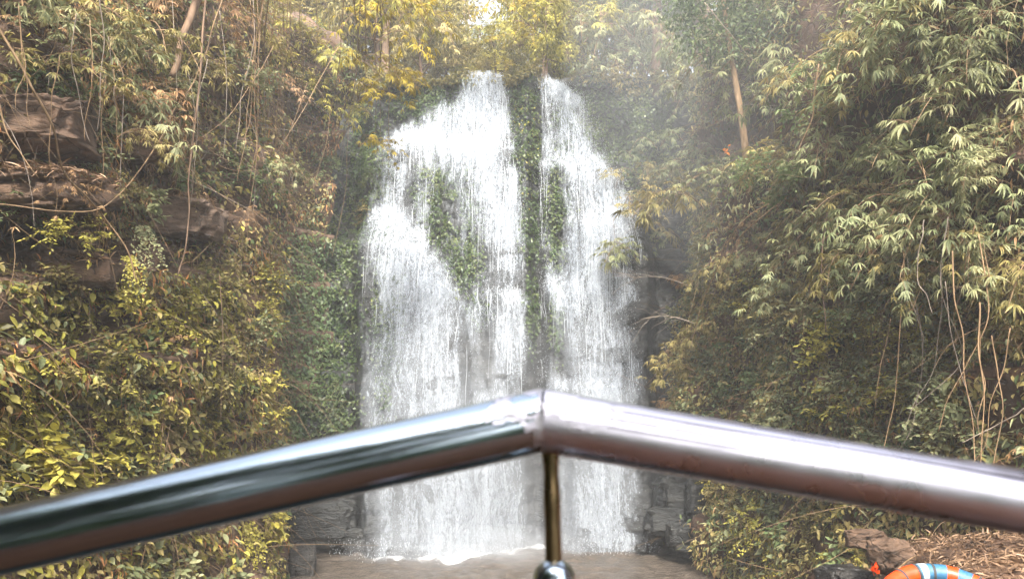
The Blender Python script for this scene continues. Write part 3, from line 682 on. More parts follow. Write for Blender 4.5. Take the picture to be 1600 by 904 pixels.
def p_dead(L=1.2, ns=14):
    st, fo = MB(), MB()
    for s_ in range(ns):
        d = np.array([jit(-1, 1), jit(.1, 1), jit(-.9, .6)]); d /= np.linalg.norm(d); l = L*jit(.5, 1.1); u = np.linspace(0, 1, 8)
        o = d[None]*l*u[:, None]+rv(8, .015); o[:, 2] -= .35*l*u**2; st.tube(o, .006*(1-.7*u), 3, False)
        for k in range(5):
            q = o[int(rng.integers(2, 8))]; fan(fo, q, d+rv(1, .5)[0]-np.array([0, 0, .9]), .15, int(rng.integers(3, 6)))
    return st, fo
PROTO = {}
def proto(key, maker, stem_m, name, n):
    PROTO[key] = (name, [tuple(mb.mesh(nm, nm == 'stem') for mb, nm in zip(maker(), ('stem', 'foliage'))) for _ in range(n)], stem_m)
proto('bamboo', lambda: p_bamboo(), 'culm', 'bamboo', 4)
proto('bamboo_far', lambda: p_bamboo(2.6, 60, .25, 1.2), 'culm', 'bamboo', 2)
proto('shrub', lambda: p_shrub(), 'bark', 'leafy_shrub', 4)
proto('big', lambda: p_shrub(.6, 8, .17, .58, OV, 3, 6), 'bark', 'broad_leaved_plant', 3)
proto('creeper', lambda: p_creeper(), 'bark', 'creeper', 3)
proto('dead', lambda: p_dead(), 'culm', 'withered_bush', 3)

MARKS = [(70, 400, 'the dark hollow in the left cliff'), (280, 340, 'the flat brown ledge'), (60, 270, 'the litter covered ledge'), (420, 160, 'the bundle of hanging lianas'), (505, 560, 'the ivy wall'),
         (90, 800, 'the far left of the handrail'), (380, 720, 'the left handrail'), (600, 120, 'the golden bamboo'), (30, 60, 'the top left corner'), (230, 100, 'the slanting bare trunk'), (130, 500, 'the small hollow under the ledges'),
         (760, 60, 'the gap of bright sky'), (930, 150, 'the brink of the right fall'), (1000, 330, 'the bulge of the right fall'), (1155, 190, 'the thin bare tree trunk'), (1155, 262, 'the orange leaves'),
         (1110, 420, 'the arching dry culms'), (1400, 215, 'the dark gap in the right bank'), (1560, 60, 'the top right corner'), (1425, 545, 'the single orange leaf'), (1060, 790, 'the dark rock steps'),
         (1250, 740, 'the right handrail'), (1560, 560, 'the rust red soil'), (1540, 400, 'the hanging right lianas'), (1040, 540, 'the bare branch over the falls'), (1290, 240, 'the dark green bush'), (1300, 860, 'the pool edge'), (230, 880, 'the bottom left edge')]
LOOK = {'bush': 'rounded fresh green', 'olive': 'olive', 'yellow': 'yellow green', 'gold': 'golden yellow', 'green': 'dark green', 'pale': 'pale grey green', 'bamboo': 'straw green', 'brown': 'dry brown'}
WHAT = {'bamboo': ('bamboo spray', 'bamboo'), 'bamboo_far': ('bamboo spray', 'bamboo'), 'shrub': ('leafy shrub', 'shrub'), 'big': ('broad leaved plant', 'plant'), 'creeper': ('hanging creeper', 'creeper'), 'dead': ('withered bush', 'bush')}
PL = []
def put(key, col, loc, nr_, s=1.0, up=0.0, yaw=None):
    name, variants, sm = PROTO[key]; k = int(rng.integers(len(variants)))
    r = empty(name, loc); r.empty_display_size = .2
    a = math.atan2(-nr_[0], nr_[1]) + (jit(-.6, .6) if yaw is None else yaw)
    r.rotation_euler = (up+jit(-.2, .2), jit(-.25, .25), a); r.scale = (s*(-1 if rng.random() < .5 else 1), s, s*jit(.85, 1.15))
    for me, nm, mm_ in zip(variants[k], ('stem', 'foliage'), (sm, col)):
        o = bpy.data.objects.new(nm, me); COL.objects.link(o); o.parent = r
        if not me.materials: me.materials.append(M[mm_])
        o.material_slots[0].link = 'OBJECT'; o.material_slots[0].material = M[mm_]
    q = proj(np.array(loc)+np.array([nr_[0], nr_[1], 0])*.4*s)
    PL.append((r, key, col, float(q[0]), float(q[1])))
    return r
def field(key, cols, x0, y0, x1, y1, n, s=(.8, 1.2), up=0, which=(0, 1, 2)):
    """plants spread evenly over the part of the cliffs that fills this part of the view"""
    w_, h_ = x1-x0, y1-y0; nx = max(1, round(math.sqrt(n*w_/h_))); ny = max(1, round(n/nx))
    for i in range(nx):
        for j in range(ny):
            px = x0+w_*(i+.5+jit(-.45, .45))/nx; py = y0+h_*(j+.5+jit(-.45, .45))/ny
            bare = BARE_L+BARE_R
            if blobmask(px, py, bare) > .6 and rng.random() < .85: continue
            h = hit(px, py, which)
            if h is None: continue
            c = cols[int(rng.integers(len(cols)))]
            put(key, c, h[0]-h[1]*.05, h[1], jit(*s), up)
field('bamboo', ['olive', 'bamboo', 'olive', 'brown'], 0, -30, 430, 200, 15, (.5, .85))
field('shrub', ['olive', 'pale', 'pale', 'green'], 0, -20, 470, 330, 26, (.6, 1.0))
field('dead', ['brown'], 0, 20, 450, 330, 10, (.6, 1.0))
field('bamboo', ['olive', 'yellow', 'bamboo'], 430, -60, 610, 200, 14, (.6, 1.0))
field('shrub', ['olive', 'green'], 430, 150, 600, 360, 10, (.6, 1.0))
field('creeper', ['green', 'green'], 450, 330, 540, 640, 4, (.6, .9))
field('shrub', ['olive', 'yellow', 'green'], 420, -40, 600, 150, 16, (.7, 1.1))
field('shrub', ['pale', 'olive', 'yellow'], 300, 380, 440, 680, 9, (.6, .95))
field('shrub', ['yellow', 'olive', 'yellow'], 0, 430, 440, 690, 18, (.55, .9))
field('creeper', ['yellow', 'olive', 'yellow'], 0, 420, 420, 660, 16, (.5, .85))
field('dead', ['brown'], 0, 450, 440, 680, 5, (.4, .7))
field('big', ['yellow', 'yellow', 'pale'], -20, 650, 230, 800, 9, (.7, 1.0))
field('big', ['pale', 'olive', 'yellow'], 180, 660, 420, 904, 14, (.6, .9))
field('big', ['yellow', 'pale', 'bush'], 0, 480, 430, 660, 9, (.45, .7))
field('big', ['bush', 'pale', 'yellow'], 1120, 740, 1340, 870, 6, (.5, .75))
field('shrub', ['bush', 'pale', 'yellow'], 1100, 440, 1480, 720, 14, (.6, .9))
field('creeper', ['yellow', 'brown', 'yellow'], 360, 760, 450, 880, 5, (.5, .8))
# right
field('bamboo', ['bamboo', 'pale', 'pale', 'olive'], 960, -40, 1620, 300, 36, (.65, 1.1))
field('bamboo', ['pale', 'olive'], 960, 230, 1120, 420, 7, (.7, 1.1))
field('bamboo', ['bamboo', 'bamboo', 'olive', 'pale'], 1200, 260, 1620, 470, 18, (.6, 1.0))
field('shrub', ['green', 'pale', 'olive'], 1100, 250, 1500, 470, 12, (.6, 1.0))
field('shrub', ['olive', 'pale', 'pale', 'green', 'yellow'], 1060, 420, 1540, 730, 42, (.7, 1.1))
field('creeper', ['olive', 'pale', 'yellow'], 1100, 430, 1500, 700, 14, (.6, 1.0))
field('bamboo', ['olive', 'brown', 'olive'], 1010, 420, 1150, 650, 6, (.5, .8))
field('bamboo', ['bamboo', 'olive'], 1480, 420, 1620, 600, 4, (.5, .8))
field('dead', ['brown'], 1080, 300, 1620, 720, 12, (.5, .9))
field('shrub', ['yellow', 'pale', 'olive'], 1110, 740, 1360, 870, 10, (.5, .8))
field('creeper', ['yellow', 'pale'], 1120, 740, 1340, 860, 7, (.5, .8))

def at_px(key, col, px, py, Y, s, up=0, nr_=(0, -1, 0), yaw=None):
    return put(key, col, tuple(P(px, py, Y)), Vector(nr_), s, up, yaw)
h = lambda px, py: hit(px, py)
for px, py, c, k, s_ in ((30, 285, 'brown', 'dead', .5), (120, 300, 'olive', 'shrub', .4), (165, 330, 'pale', 'creeper', .5), (340, 330, 'brown', 'dead', .45), (225, 250, 'olive', 'creeper', .45), (100, 190, 'olive', 'bamboo', .4),
                      (200, 380, 'pale', 'big', .55), (310, 380, 'olive', 'creeper', .5), (20, 420, 'green', 'shrub', .7), (60, 440, 'yellow', 'shrub', .6), (150, 430, 'yellow', 'creeper', .5), (390, 270, 'bamboo', 'bamboo', .45), (170, 200, 'brown', 'dead', .45)):
    q = hit(px, py)
    if q: put(k, c, q[0]+q[1]*.75, q[1], s_)
for px, py, c, s_ in ((1360, 838, 'olive', .45), (1385, 832, 'pale', .35), (1345, 862, 'yellow', .4), (1370, 856, 'olive', .3), (1335, 885, 'pale', .3), (1420, 832, 'olive', .3), (1300, 872, 'yellow', .4)):
    q = hit(px, py, (3,)) or hit(px, py)
    if q: put('shrub', c, q[0]+Vector((0, 0, .03)), Vector((0, -1, 0)), s_, -.4)
# golden bamboo leaning out beside the left fall, and the one hanging over the brink
for (px, py, Y, s) in ((560, 20, 14.6, .9), (585, 70, 14.8, .85), (600, 130, 15.2, .7), (560, 160, 15, .7), (545, 110, 14.6, .7), (610, 30, 15.2, .8), (560, 230, 15.2, .55)):
    at_px('bamboo', 'gold' if s < .88 else 'yellow', px, py, Y, s, 0, (.8, -.6, 0))
for (px, py, Y, s, c) in ((800, 20, 20.5, .8, 'gold'), (812, 75, 20.8, .7, 'gold'), (800, -20, 20.4, 1.0, 'yellow'), (835, 50, 21.0, .9, 'yellow'), (790, 110, 21.2, .35, 'gold')):
    at_px('bamboo', c, px, py, Y, s, 0, (0, -1, 0))
for (px, py, Y, s, c) in ((670, 70, 21.6, 1.1, 'olive'), (640, 40, 21.4, 1.2, 'yellow'), (700, 30, 22.5, 1.1, 'olive'), (870, 40, 22.5, 1.2, 'yellow'), (910, 70, 22, 1.2, 'bamboo'), (950, 50, 21.5, 1.2, 'yellow'), (890, 100, 21.6, .8, 'yellow'), (960, 110, 21.0, .9, 'pale'), (990, 60, 20.5, 1.2, 'bamboo'), (1010, 120, 19.6, 1.0, 'pale')):
    at_px('bamboo_far', c, px, py, Y, s, 0, (0, -1, 0))
for (px, py, Y, s, c) in ((735, 85, 22.6, .6, 'olive'), (765, 92, 23, .6, 'yellow'), (745, 60, 24, .8, 'pale'), (780, 65, 24, .8, 'yellow'), (760, 100, 22.8, .4, 'olive'), (790, 95, 22.6, .5, 'yellow'), (715, 90, 22.5, .6, 'olive'), (845, 70, 23, .65, 'yellow'), (838, 105, 22.3, .5, 'olive'), (930, 120, 21.8, .6, 'green'), (905, 115, 22, .6, 'olive')):
    at_px('shrub' if s < .7 else 'bamboo_far', c, px, py, Y, s, 0, (0, -1, 0))
# large drooping sprays pushed out over the right fall edge and the pool
for (px, py, s, c, k) in ((985, 250, 1.0, 'olive', 'bamboo'), (1010, 300, 1.0, 'pale', 'bamboo'), (1110, 330, 1.1, 'olive', 'bamboo'), (1045, 560, .7, 'olive', 'bamboo'), (1270, 232, 1.15, 'bush', 'shrub'), (1300, 262, 1.0, 'bush', 'shrub'), (1240, 270, .9, 'bush', 'shrub'), (1460, 330, 1.0, 'pale', 'bamboo'), (1560, 120, 1.0, 'bamboo', 'bamboo'), (1500, 60, 1.0, 'pale', 'bamboo')):
    q = hit(px, py, (1,)) or hit(px+60, py, (1,))
    if q: put(k, c, q[0]+q[1]*(.9 if c == 'bush' else .1), q[1], s)

# ------------------------------------------------------------------ trees on the heights
def p_tree(Ht, cr, n, leaf, T, asp, lean=.0):
    tr, lb, fo = MB(), MB(), MB()
    tt = np.linspace(0, 1, 10); o = np.stack([lean*tt*Ht+.15*np.sin(tt*5), .1*np.sin(tt*4), Ht*tt], 1); tr.tube(o, .14*(1-.65*tt)+.02, 8)
    cen = []
    for k in range(16):
        t_ = jit(.35, 1); q = np.array([np.interp(t_, tt, o[:, i]) for i in range(3)]); a = jit(0, 6.28); d = np.array([math.cos(a), math.sin(a), jit(-.1, .9)]); l = cr*jit(.5, 1.1)
        u = np.linspace(0, 1, 6); w_ = q[None]+d[None]*l*u[:, None]; w_[:, 2] -= .15*l*u**2; tr.tube(w_, .045*(1-.8*u)+.005, 4, False)
        for u_ in (.55, .8, 1.0): cen.append(q+d*l*u_)
    cen = np.array(cen); ci = cen[rng.integers(0, len(cen), n)]; rad = rng.uniform(.25, .8, (len(cen), 1))[rng.integers(0, len(cen), n)]
    off = nrmz(rv(n))*rad*rng.random((n, 1))**.4; pos = ci+off*np.array([1.2, 1.2, .7]); dr = off+rv(n, .3)*.5; dr[:, 2] -= .35; Ls = leaf*rng.uniform(.6, 1.3, n)
    leaves(fo, pos, dr, np.array([0, 0, 1.])[None]+rv(n, .5), Ls, Ls*asp, T)
    return tr, fo
TP = [tuple(mb.mesh(nm) for mb, nm in zip(p_tree(*a), ('trunk', 'crown'))) for a in ((5.5, 2.3, 6500, .20, LA, .22), (6.5, 2.6, 6500, .15, OV, .5), (4.5, 2.0, 5500, .20, LA, .22, .1))]
TREES = []
def tree(v, x, y, z, s, col, rz=None):
    r = empty('tree', (x, y, z)); r.rotation_euler = (0, 0, jit(0, 6.28) if rz is None else rz); r.scale = (s, s, s)
    for me, nm, mm_ in zip(TP[v], ('trunk', 'crown'), ('bark', col)):
        o = bpy.data.objects.new(nm, me); COL.objects.link(o); o.parent = r
        if not me.materials: me.materials.append(M[mm_])
        o.material_slots[0].link = 'OBJECT'; o.material_slots[0].material = M[mm_]
    q = proj(np.array([x, y, z+3*s])); PL.append((r, 'tree', col, float(q[0]), float(q[1])))
for (px, Y, z, s, v, c) in ((585, 24, 12.2, 1.0, 0, 'olive'), (640, 26, 12.4, 1.1, 1, 'olive'), (690, 29, 12.4, 1.0, 2, 'pale'), (660, 23.5, 12, .6, 0, 'olive'), (725, 36, 12.0, .75, 1, 'pale'),
                            (840, 27, 12.4, 1.0, 2, 'yellow'), (865, 33, 13.5, 1.3, 0, 'yellow'), (905, 26, 12.6, 1.1, 0, 'olive'), (945, 30, 13, 1.3, 1, 'yellow'), (975, 24, 12.6, 1.0, 2, 'pale'),
                            (1020, 22, 12.6, 1.2, 1, 'pale'), (1060, 27, 13, 1.3, 0, 'pale'), (1110, 19, 12.6, 1.2, 1, 'green'), (1170, 21, 13, 1.2, 2, 'pale'), (540, 24.5, 13, 1.2, 2, 'olive'), (500, 23.5, 13, 1.2, 1, 'olive'), (455, 24, 13, 1.2, 0, 'olive'), (610, 23.8, 13, 1.0, 1, 'yellow'), (1090, 23, 13, 1.1, 1, 'pale'), (560, 27, 13, 1.2, 0, 'olive'), (620, 30, 13, 1.3, 1, 'olive'), (480, 28, 13, 1.4, 1, 'olive'), (700, 27, 12.5, .7, 0, 'olive'), (715, 32, 12.5, .9, 1, 'yellow'), (850, 24, 12.6, .8, 1, 'yellow'), (880, 29, 13, 1.3, 2, 'olive'), (1000, 27, 13, 1.4, 0, 'pale'), (930, 36, 14, 1.7, 1, 'pale'), (600, 36, 14, 1.7, 0, 'pale'),
                            (780, 44, 12.5, .9, 0, 'pale'), (815, 38, 12.5, .8, 2, 'yellow'), (745, 48, 12.5, 1.0, 2, 'yellow'), (768, 30, 13.2, .72, 1, 'pale'), (795, 28, 13.2, .75, 2, 'yellow'), (745, 27, 13.0, .62, 1, 'yellow'), (775, 25, 13.2, .42, 1, 'olive'), (755, 34, 13.5, .9, 0, 'olive')):
    q = P(px, 60, Y); tree(v, q.x, Y, z+.5, s, c)

# slim bare trunk on the right bank, dark crown above; bare trunk upper left
def depth_at(px, py, back=.4, default=12):
    q = hit(px, py, (0, 1, 2)); return (q[0].y if q else default)-back
def liana(pts, rad, m, name, label, cat, group, back=1.35, Y=None, taper=.5, wob=.05):
    ys = [depth_at(a, b, back) if Y is None else Y for a, b in pts]
    ys = [float(np.mean(ys[max(0, i-1):i+2])) for i in range(len(ys))]
    C = np.array([P(a, b, y) for (a, b), y in zip(pts, ys)]); n = 8*len(C)
    u = np.linspace(0, len(C)-1, n); k = np.arange(len(C))
    o = np.stack([np.interp(u, k, C[:, i]) for i in range(3)], 1); o = smooth(o, 14)
    o = o+wob*np.stack([vnoise(u*1.7, k[0]+i*9.1, pts[0][0]*.37) for i in range(3)], 1)
    base = o[0].copy(); mb = MB(); mb.tube(o-base, rad*(1-taper*np.linspace(0, 1, n)), 6)
    ob = link(name, mb.mesh(name, True), m); ob.location = base
    return tag(ob, label, cat, group)
GL, GR = 'lianas hanging over the left cliff', 'lianas and bare stems on the right bank'
c_, gt, bk = M['culm'], M['grey_twig'], M['bark']
for pts, r, mm_, lab in [
    ([(0, 30), (60, 170), (115, 290), (160, 340), (215, 440)], .018, c_, 'thick tan liana slanting down from the left edge past the litter covered ledge'),
    ([(-5, 150), (30, 235), (62, 275)], .011, c_, 'short tan stem at the left edge ending on the litter covered ledge'),
    ([(350, -10), (325, 80), (290, 150), (250, 220), (190, 305), (130, 335), (-5, 322)], .014, c_, 'long tan liana sweeping from the top down and away to the left edge'),
    ([(320, -10), (316, 120), (300, 250), (293, 340), (280, 430)], .022, bk, 'thick brown vine dropping straight past the right end of the flat ledge'),
    ([(420, -10), (412, 100), (432, 200), (425, 330)], .013, c_, 'stout liana forming the core of the hanging bundle'),
    ([(442, -10), (446, 100), (430, 210), (398, 310)], .013, c_, 'liana of the bundle bending left near its foot'),
    ([(458, -10), (440, 120), (425, 240), (375, 345)], .010, c_, 'rightmost liana of the bundle, crossing to its left side low down'),
    ([(404, -10), (408, 90), (422, 170), (415, 300)], .009, c_, 'thin liana along the left side of the hanging bundle'),
    ([(430, -10), (436, 90), (446, 190), (440, 330)], .007, c_, 'thin straight liana inside the hanging bundle'),
    ([(415, 60), (428, 150), (405, 250), (395, 330)], .006, gt, 'grey threadlike liana wound round the hanging bundle'),
    ([(536, -10), (534, 90), (522, 150), (508, 230), (488, 300)], .011, c_, 'tan liana hanging left of the golden bamboo'),
    ([(530, 75), (480, 160), (430, 240), (365, 340), (300, 410)], .011, c_, 'straight slanting stem crossing behind the hanging bundle'),
    ([(480, 130), (440, 230), (395, 320), (340, 400)], .009, c_, 'slanting stem just below the long straight one by the bundle'),
    ([(565, 60), (578, 115), (560, 160), (538, 175)], .008, c_, 'curled liana end under the golden bamboo'),
    ([(542, 110), (546, 230), (540, 300), (518, 400)], .009, c_, 'tan liana hanging down to the top of the ivy wall'),
    ([(424, 70), (400, 120), (355, 190), (303, 226)], .009, c_, 'liana arcing from the bundle over to the thick brown vine'),
    ([(138, -10), (200, 60), (242, 108)], .010, c_, 'slanting stem in the upper left, left of the bare trunk'),
    ([(165, 60), (178, 160), (195, 210), (232, 262)], .007, gt, 'grey liana hanging between the two rock ledges'),
    ([(250, 250), (310, 290), (400, 330), (420, 350)], .006, gt, 'grey twig lying across the flat brown ledge'),
    ([(270, -5), (276, 110), (278, 220)], .006, gt, 'threadlike grey liana left of the thick brown vine'),
    ([(345, 430), (350, 540), (344, 660)], .007, bk, 'short upright stem among the lower left leaves')]:
    liana(pts, r*.8, mm_, 'liana', lab, 'liana', GL)
liana([(310, -20), (292, 50), (268, 118)], .065, bk, 'leaning_tree', 'thick leaning bare brown tree stem at the top left', 'tree', None, 1.0, None, .25)
for pts, r, mm_, lab in [
    ([(1200, 315), (1150, 352), (1112, 430), (1074, 545)], .014, c_, 'longest arching dry culm, bending down towards the pool'),
    ([(1215, 318), (1160, 362), (1118, 450), (1100, 500)], .012, c_, 'dry culm arching just right of the longest one'),
    ([(1190, 330), (1130, 380), (1085, 430), (1045, 450)], .010, c_, 'flatter dry culm arching towards the falls'),
    ([(1240, 330), (1180, 400), (1120, 470), (1080, 560)], .008, c_, 'thin dry culm below the other arching ones'),
    ([(1283, 100), (1270, 180), (1248, 235)], .016, c_, 'short tan culm slanting above the dark green bush'),
    ([(1120, 110), (1180, 150), (1230, 190)], .010, gt, 'grey branch running down right from the thin trunk'),
    ([(1145, 165), (1190, 168), (1250, 162)], .009, gt, 'level grey branch beside the thin trunk'),
    ([(1446, 345), (1428, 395), (1436, 450), (1456, 492)], .009, gt, 'pale looping liana in the middle of the right bank'),
    ([(1490, 390), (1494, 500), (1515, 620), (1525, 735)], .012, c_, 'long tan liana down the right bank, left of the others'),
    ([(1530, 470), (1542, 600), (1536, 740)], .012, c_, 'stout tan liana reaching down to the right handrail'),
    ([(1552, 520), (1562, 620), (1545, 740)], .010, c_, 'tan liana bending beside the rust red soil'),
    ([(1480, 440), (1500, 560), (1530, 660)], .007, gt, 'grey threadlike liana among the hanging right lianas'),
    ([(1600, 640), (1560, 655), (1500, 690)], .010, gt, 'grey branch leaning across the rust red soil'),
    ([(1100, 5), (1160, 70), (1200, 120)], .012, gt, 'grey branch high up left of the thin trunk'),
    ([(960, 380), (955, 300), (975, 260)], .005, bk, 'fine brown stem beside the right fall'),
    ([(1290, 330), (1285, 430), (1290, 520)], .016, bk, 'upright brown stem under the dark green bush'),
    ([(1395, 500), (1380, 560), (1370, 640)], .007, c_, 'thin stem left of the single orange leaf')]:
    liana(pts, r*.8, mm_, 'liana', lab, 'liana', GR, 2.1 if 'culm' in lab else 1.5)
for i in range(26):     # the loose threads of the bundle and of the curtain beside it
    x = jit(385, 475) if i < 17 else jit(480, 600); r_ = jit(.004, .009)
    lx, ly = x+jit(-55, 25), jit(230, 350)
    liana([(x, -12), (x+jit(-14, 14), ly*.33), ((x+lx)/2+jit(-12, 12), ly*.66), (lx, ly)], r_, [c_, gt, c_][i % 3], 'liana', 'one of the fine lianas in the curtain left of the golden bamboo', 'liana', 'fine lianas of the curtain left of the golden bamboo', jit(1.1, 1.5))
for i in range(12):
    x = jit(30, 370); y = jit(-10, 120); L = jit(120, 260)
    liana([(x, y), (x+jit(-12, 12), y+L*.5), (x+jit(-25, 25), y+L)], jit(.004, .007), gt if i % 2 else c_, 'liana', 'one of the fine threads hanging among the ledges at the upper left', 'liana', 'fine threads hanging among the ledges at the upper left', jit(1.0, 1.4))
for i in range(9):
    x = jit(1400, 1600); y = jit(330, 520); L = jit(150, 320)
    liana([(x, y), (x+jit(-30, 30), y+L*.4), (x+jit(-60, 50), y+L*.75), (x+jit(-80, 60), min(y+L, 745))], jit(.005, .009), gt if i % 2 else c_, 'liana', 'one of the thin stems in the thicket above the right end of the handrail', 'liana', 'thin stems in the thicket above the right end of the handrail', jit(1.0, 1.3))
def bare_branch(px, py, ex, ey, Y, label, r=.012):
    a, b = np.array(P(px, py, Y)), np.array(P(ex, ey, Y-.4)); u = np.linspace(0, 1, 12); mb = MB()
    o = (a+(b-a)*u[:, None]); o[:, 2] += .12*np.sin(u*3); o -= a; mb.tube(o, r*(1-.75*u), 5)
    for k in range(11):
        q = o[int(rng.integers(3, 12))]; d = (b-a)/np.linalg.norm(b-a)+rv(1, .6)[0]; l = jit(.25, .7); v = np.linspace(0, 1, 6)
        mb.tube(q+d*l*v[:, None]+np.array([0, 0, -.15])*(v**2)[:, None]+rv(6, .01), r*.35*(1-.6*v), 4, False)
    ob = link('bare_branch', mb.mesh('bare_branch'), M['grey_twig']); ob.location = a; tag(ob, label, 'branch', 'bare branches reaching towards the falls')
bare_branch(1075, 446, 985, 436, 16, 'leafless grey branch pointing at the right fall, the higher one')
bare_branch(1085, 505, 1000, 500, 15.8, 'leafless grey branch pointing at the right fall, the lower one')
bare_branch(1040, 330, 955, 385, 17.5, 'hair thin leafless branch hanging in front of the bulge of the right fall', .006)

tr_ = empty('tree', tuple(P(1170, 275, 14.2))); b0 = np.array(tr_.location)
mb = MB(); pts = np.array([P(a, b, y)-Vector(b0) for a, b, y in ((1170, 300, 14.3), (1166, 240, 14.2), (1158, 180, 14.1), (1148, 120, 14.1), (1138, 60, 14.2), (1130, 0, 14.3), (1122, -60, 14.4))])
mb.tube(smooth(np.repeat(pts, 3, 0), 4), np.linspace(.085, .035, 21), 8); link('trunk', mb.mesh('trunk', True), M['culm'], tr_)
mb = MB(); cen = np.array([np.array(P(jit(1050, 1230), jit(-60, 75), 14.2+jit(-.5, .5)))-b0 for _ in range(42)]); ci = cen[rng.integers(0, 42, 5200)]; off = nrmz(rv(5200))*rng.random((5200, 1))**.4*.5
dr = off+rv(5200, .3); dr[:, 2] -= .3; leaves(mb, ci+off, dr, np.array([0, -.3, 1.])[None]+rv(5200, .5), .10*rng.uniform(.6, 1.3, 5200), .045, OV); link('crown', mb.mesh('crown'), M['green'], tr_)
tag(tr_, 'slim tree with a thin bare tan trunk and dark green crown on the right bank', 'tree')
# two small orange growths
def orange(px, py, s, n, label):
    q = hit(px, py); p_ = np.array(q[0]+q[1]*.5); mb = MB(); d = rv(n, .7)+np.array([0, -.3, .2]); Ls = s*rng.uniform(.7, 1.2, n)
    leaves(mb, rv(n, s*.25), d, rv(n, .6)+np.array([0, -1, .5]), Ls, Ls*.5, OV); o = link('orange_leaves', mb.mesh('orange_leaves'), M['orange_leaf']); o.location = p_; tag(o, label, 'leaves')
M['orange_leaf'] = leaf_mat('orange leaves', [(.5, .14, .01), (.75, .24, .02), (.8, .33, .03)])
orange(1154, 262, .12, 7, 'bright orange tuft of leaves at the foot of the thin bare trunk')
orange(1427, 545, .085, 3, 'single orange leaf in the middle of the right bank')

# ------------------------------------------------------------------ rocks
def rock(px, py, Y, size, m, label, rz=0.0, seed=0, flat=0, tilt=0.0, cat='rock', group=None, loc=None, block=.85):
    n = 64; th = np.linspace(0, 2*math.pi, n, endpoint=False); ph = np.linspace(-math.pi/2+.02, math.pi/2-.02, 40)
    TH, PH = np.meshgrid(th, ph, indexing='ij'); d = np.stack([np.cos(PH)*np.cos(TH), np.cos(PH)*np.sin(TH), np.sin(PH)], -1)
    e = 1-block*.75; V = np.sign(d)*np.abs(d)**e                       # towards a block
    V = V*(1+.16*fbm(d[..., 0]*1.6+seed, d[..., 1]*1.6, d[..., 2]*1.6, 4))[..., None]
    V = V + .045*np.round(2.2*fbm(V[..., 2]*2.0+seed, V[..., 0]*1.3, V[..., 1]*1.3, 3))[..., None]*d*np.array([1, 1, .3])
    V = V + (.07*fbm(V[..., 0]*5+seed, V[..., 1]*5, V[..., 2]*5, 4))[..., None]*d
    V = V*np.array(size); F = []
    Vf = np.concatenate([V, V[:1]], 0); nu, nv = Vf.shape[:2]; V2 = Vf[:-1].reshape(-1, 3)
    for i in range(n):
        for j in range(nv-1): a, b = i*nv+j, ((i+1) % n)*nv+j; F += [(a, b, b+1), (a, b+1, a+1)]
    V2 = np.vstack([V2, V[:, 0].mean(0), V[:, -1].mean(0)])
    for i in range(n): F += [(n*nv, ((i+1) % n)*nv, i*nv), (n*nv+1, i*nv+nv-1, ((i+1) % n)*nv+nv-1)]
    o = link('rock', tri_mesh('rock', V2, F, False), m); o.location = loc if loc is not None else P(px, py, Y); o.rotation_euler = (tilt, jit(-.06, .06), rz)
    return tag(o, label, cat, group)
def Yh(px, py, b=0): return depth_at(px, py, b, 16)
rock(282, 343, Yh(282, 335, .1), (.60, .6, .30), M['slab'], 'flat topped tan sandstone block jutting from the left cliff', .15, 3, tilt=.12)
rock(60, 305, Yh(70, 300, .1), (.75, .75, .22), M['rock'], 'low sandstone ledge under fallen leaves above the dark hollow', -.1, 8, tilt=.25)
rock(215, 225, Yh(215, 235, .05), (.5, .5, .33), M['rock'], 'brown rock block between two ledges in the upper left', .3, 12)
rock(55, 205, Yh(55, 205, .05), (.6, .5, .28), M['rock'], 'brown rock block at the left edge above the litter covered ledge', .1, 17)
rock(120, 425, Yh(120, 425, .1), (.5, .4, .22), M['rock'], 'brown rock lip at the lower right of the dark hollow', .2, 20)
rock(222, 405, Yh(222, 400, .0), (.35, .35, .26), M['rock'], 'brown rock under the left end of the flat ledge', .2, 22)
rock(472, 886, 16.2, (.26, .24, .42), M['wetgrey'], 'dark wet boulder standing in the pool below the left cliff', .2, 5)
GS = 'dark wet rocks at the right of the pool'
for px, py, Y, sz, lab in ((1062, 775, 18.2, (.55, .5, .50), 'squarish dark rock forming the top of the steps'), (1045, 812, 17.9, (.5, .4, .32), 'dark rock slab low on the steps, nearest the fall'),
                           (1088, 835, 17.3, (.62, .45, .32), 'broad dark wet rock at the water under the steps'), (1015, 832, 18.8, (.28, .25, .28), 'small grey rock at the foot of the right fall'),
                           (1100, 780, 17.4, (.4, .35, .5), 'dark upright rock behind the hanging plants'), (960, 828, 19.1, (.22, .2, .2), 'small rounded rock splashed by the right fall'), (1005, 855, 18.4, (.18, .15, .1), 'small flat wet rock in the water')):
    rock(px, py, Y, sz, M['wet'], lab, jit(-.4, .4), px*.01, group=GS, block=.8)
GP = 'rock stumps under the lower right plants'
rock(1250, 880, 14.0, (.25, .25, .45), M['wetgrey'], 'taller dark rock stump at the water under the yellow plants', .2, 31, group=GP)
rock(1172, 890, 15.0, (.16, .18, .30), M['wetgrey'], 'thin dark rock stump at the water, left of the taller one', .2, 33, group=GP)
rock(1392, 868, 8.9, (.24, .24, .19), M['rock'], 'rounded brown boulder on the leaf strewn bank left of the life ring', .4, 41, block=.35)
rock(1322, 908, 9.6, (.28, .28, .18), M['wetgrey'], 'grey wet boulder at the left edge of the bank', .1, 44)
rock(1352, 842, 10.4, (.20, .20, .12), M['rock'], 'small brown rock above the rounded brown boulder', .6, 47)
rock(1555, 862, 8.6, (.20, .18, .12), M['rock'], 'small dark stone half buried in the leaf litter', .5, 49)
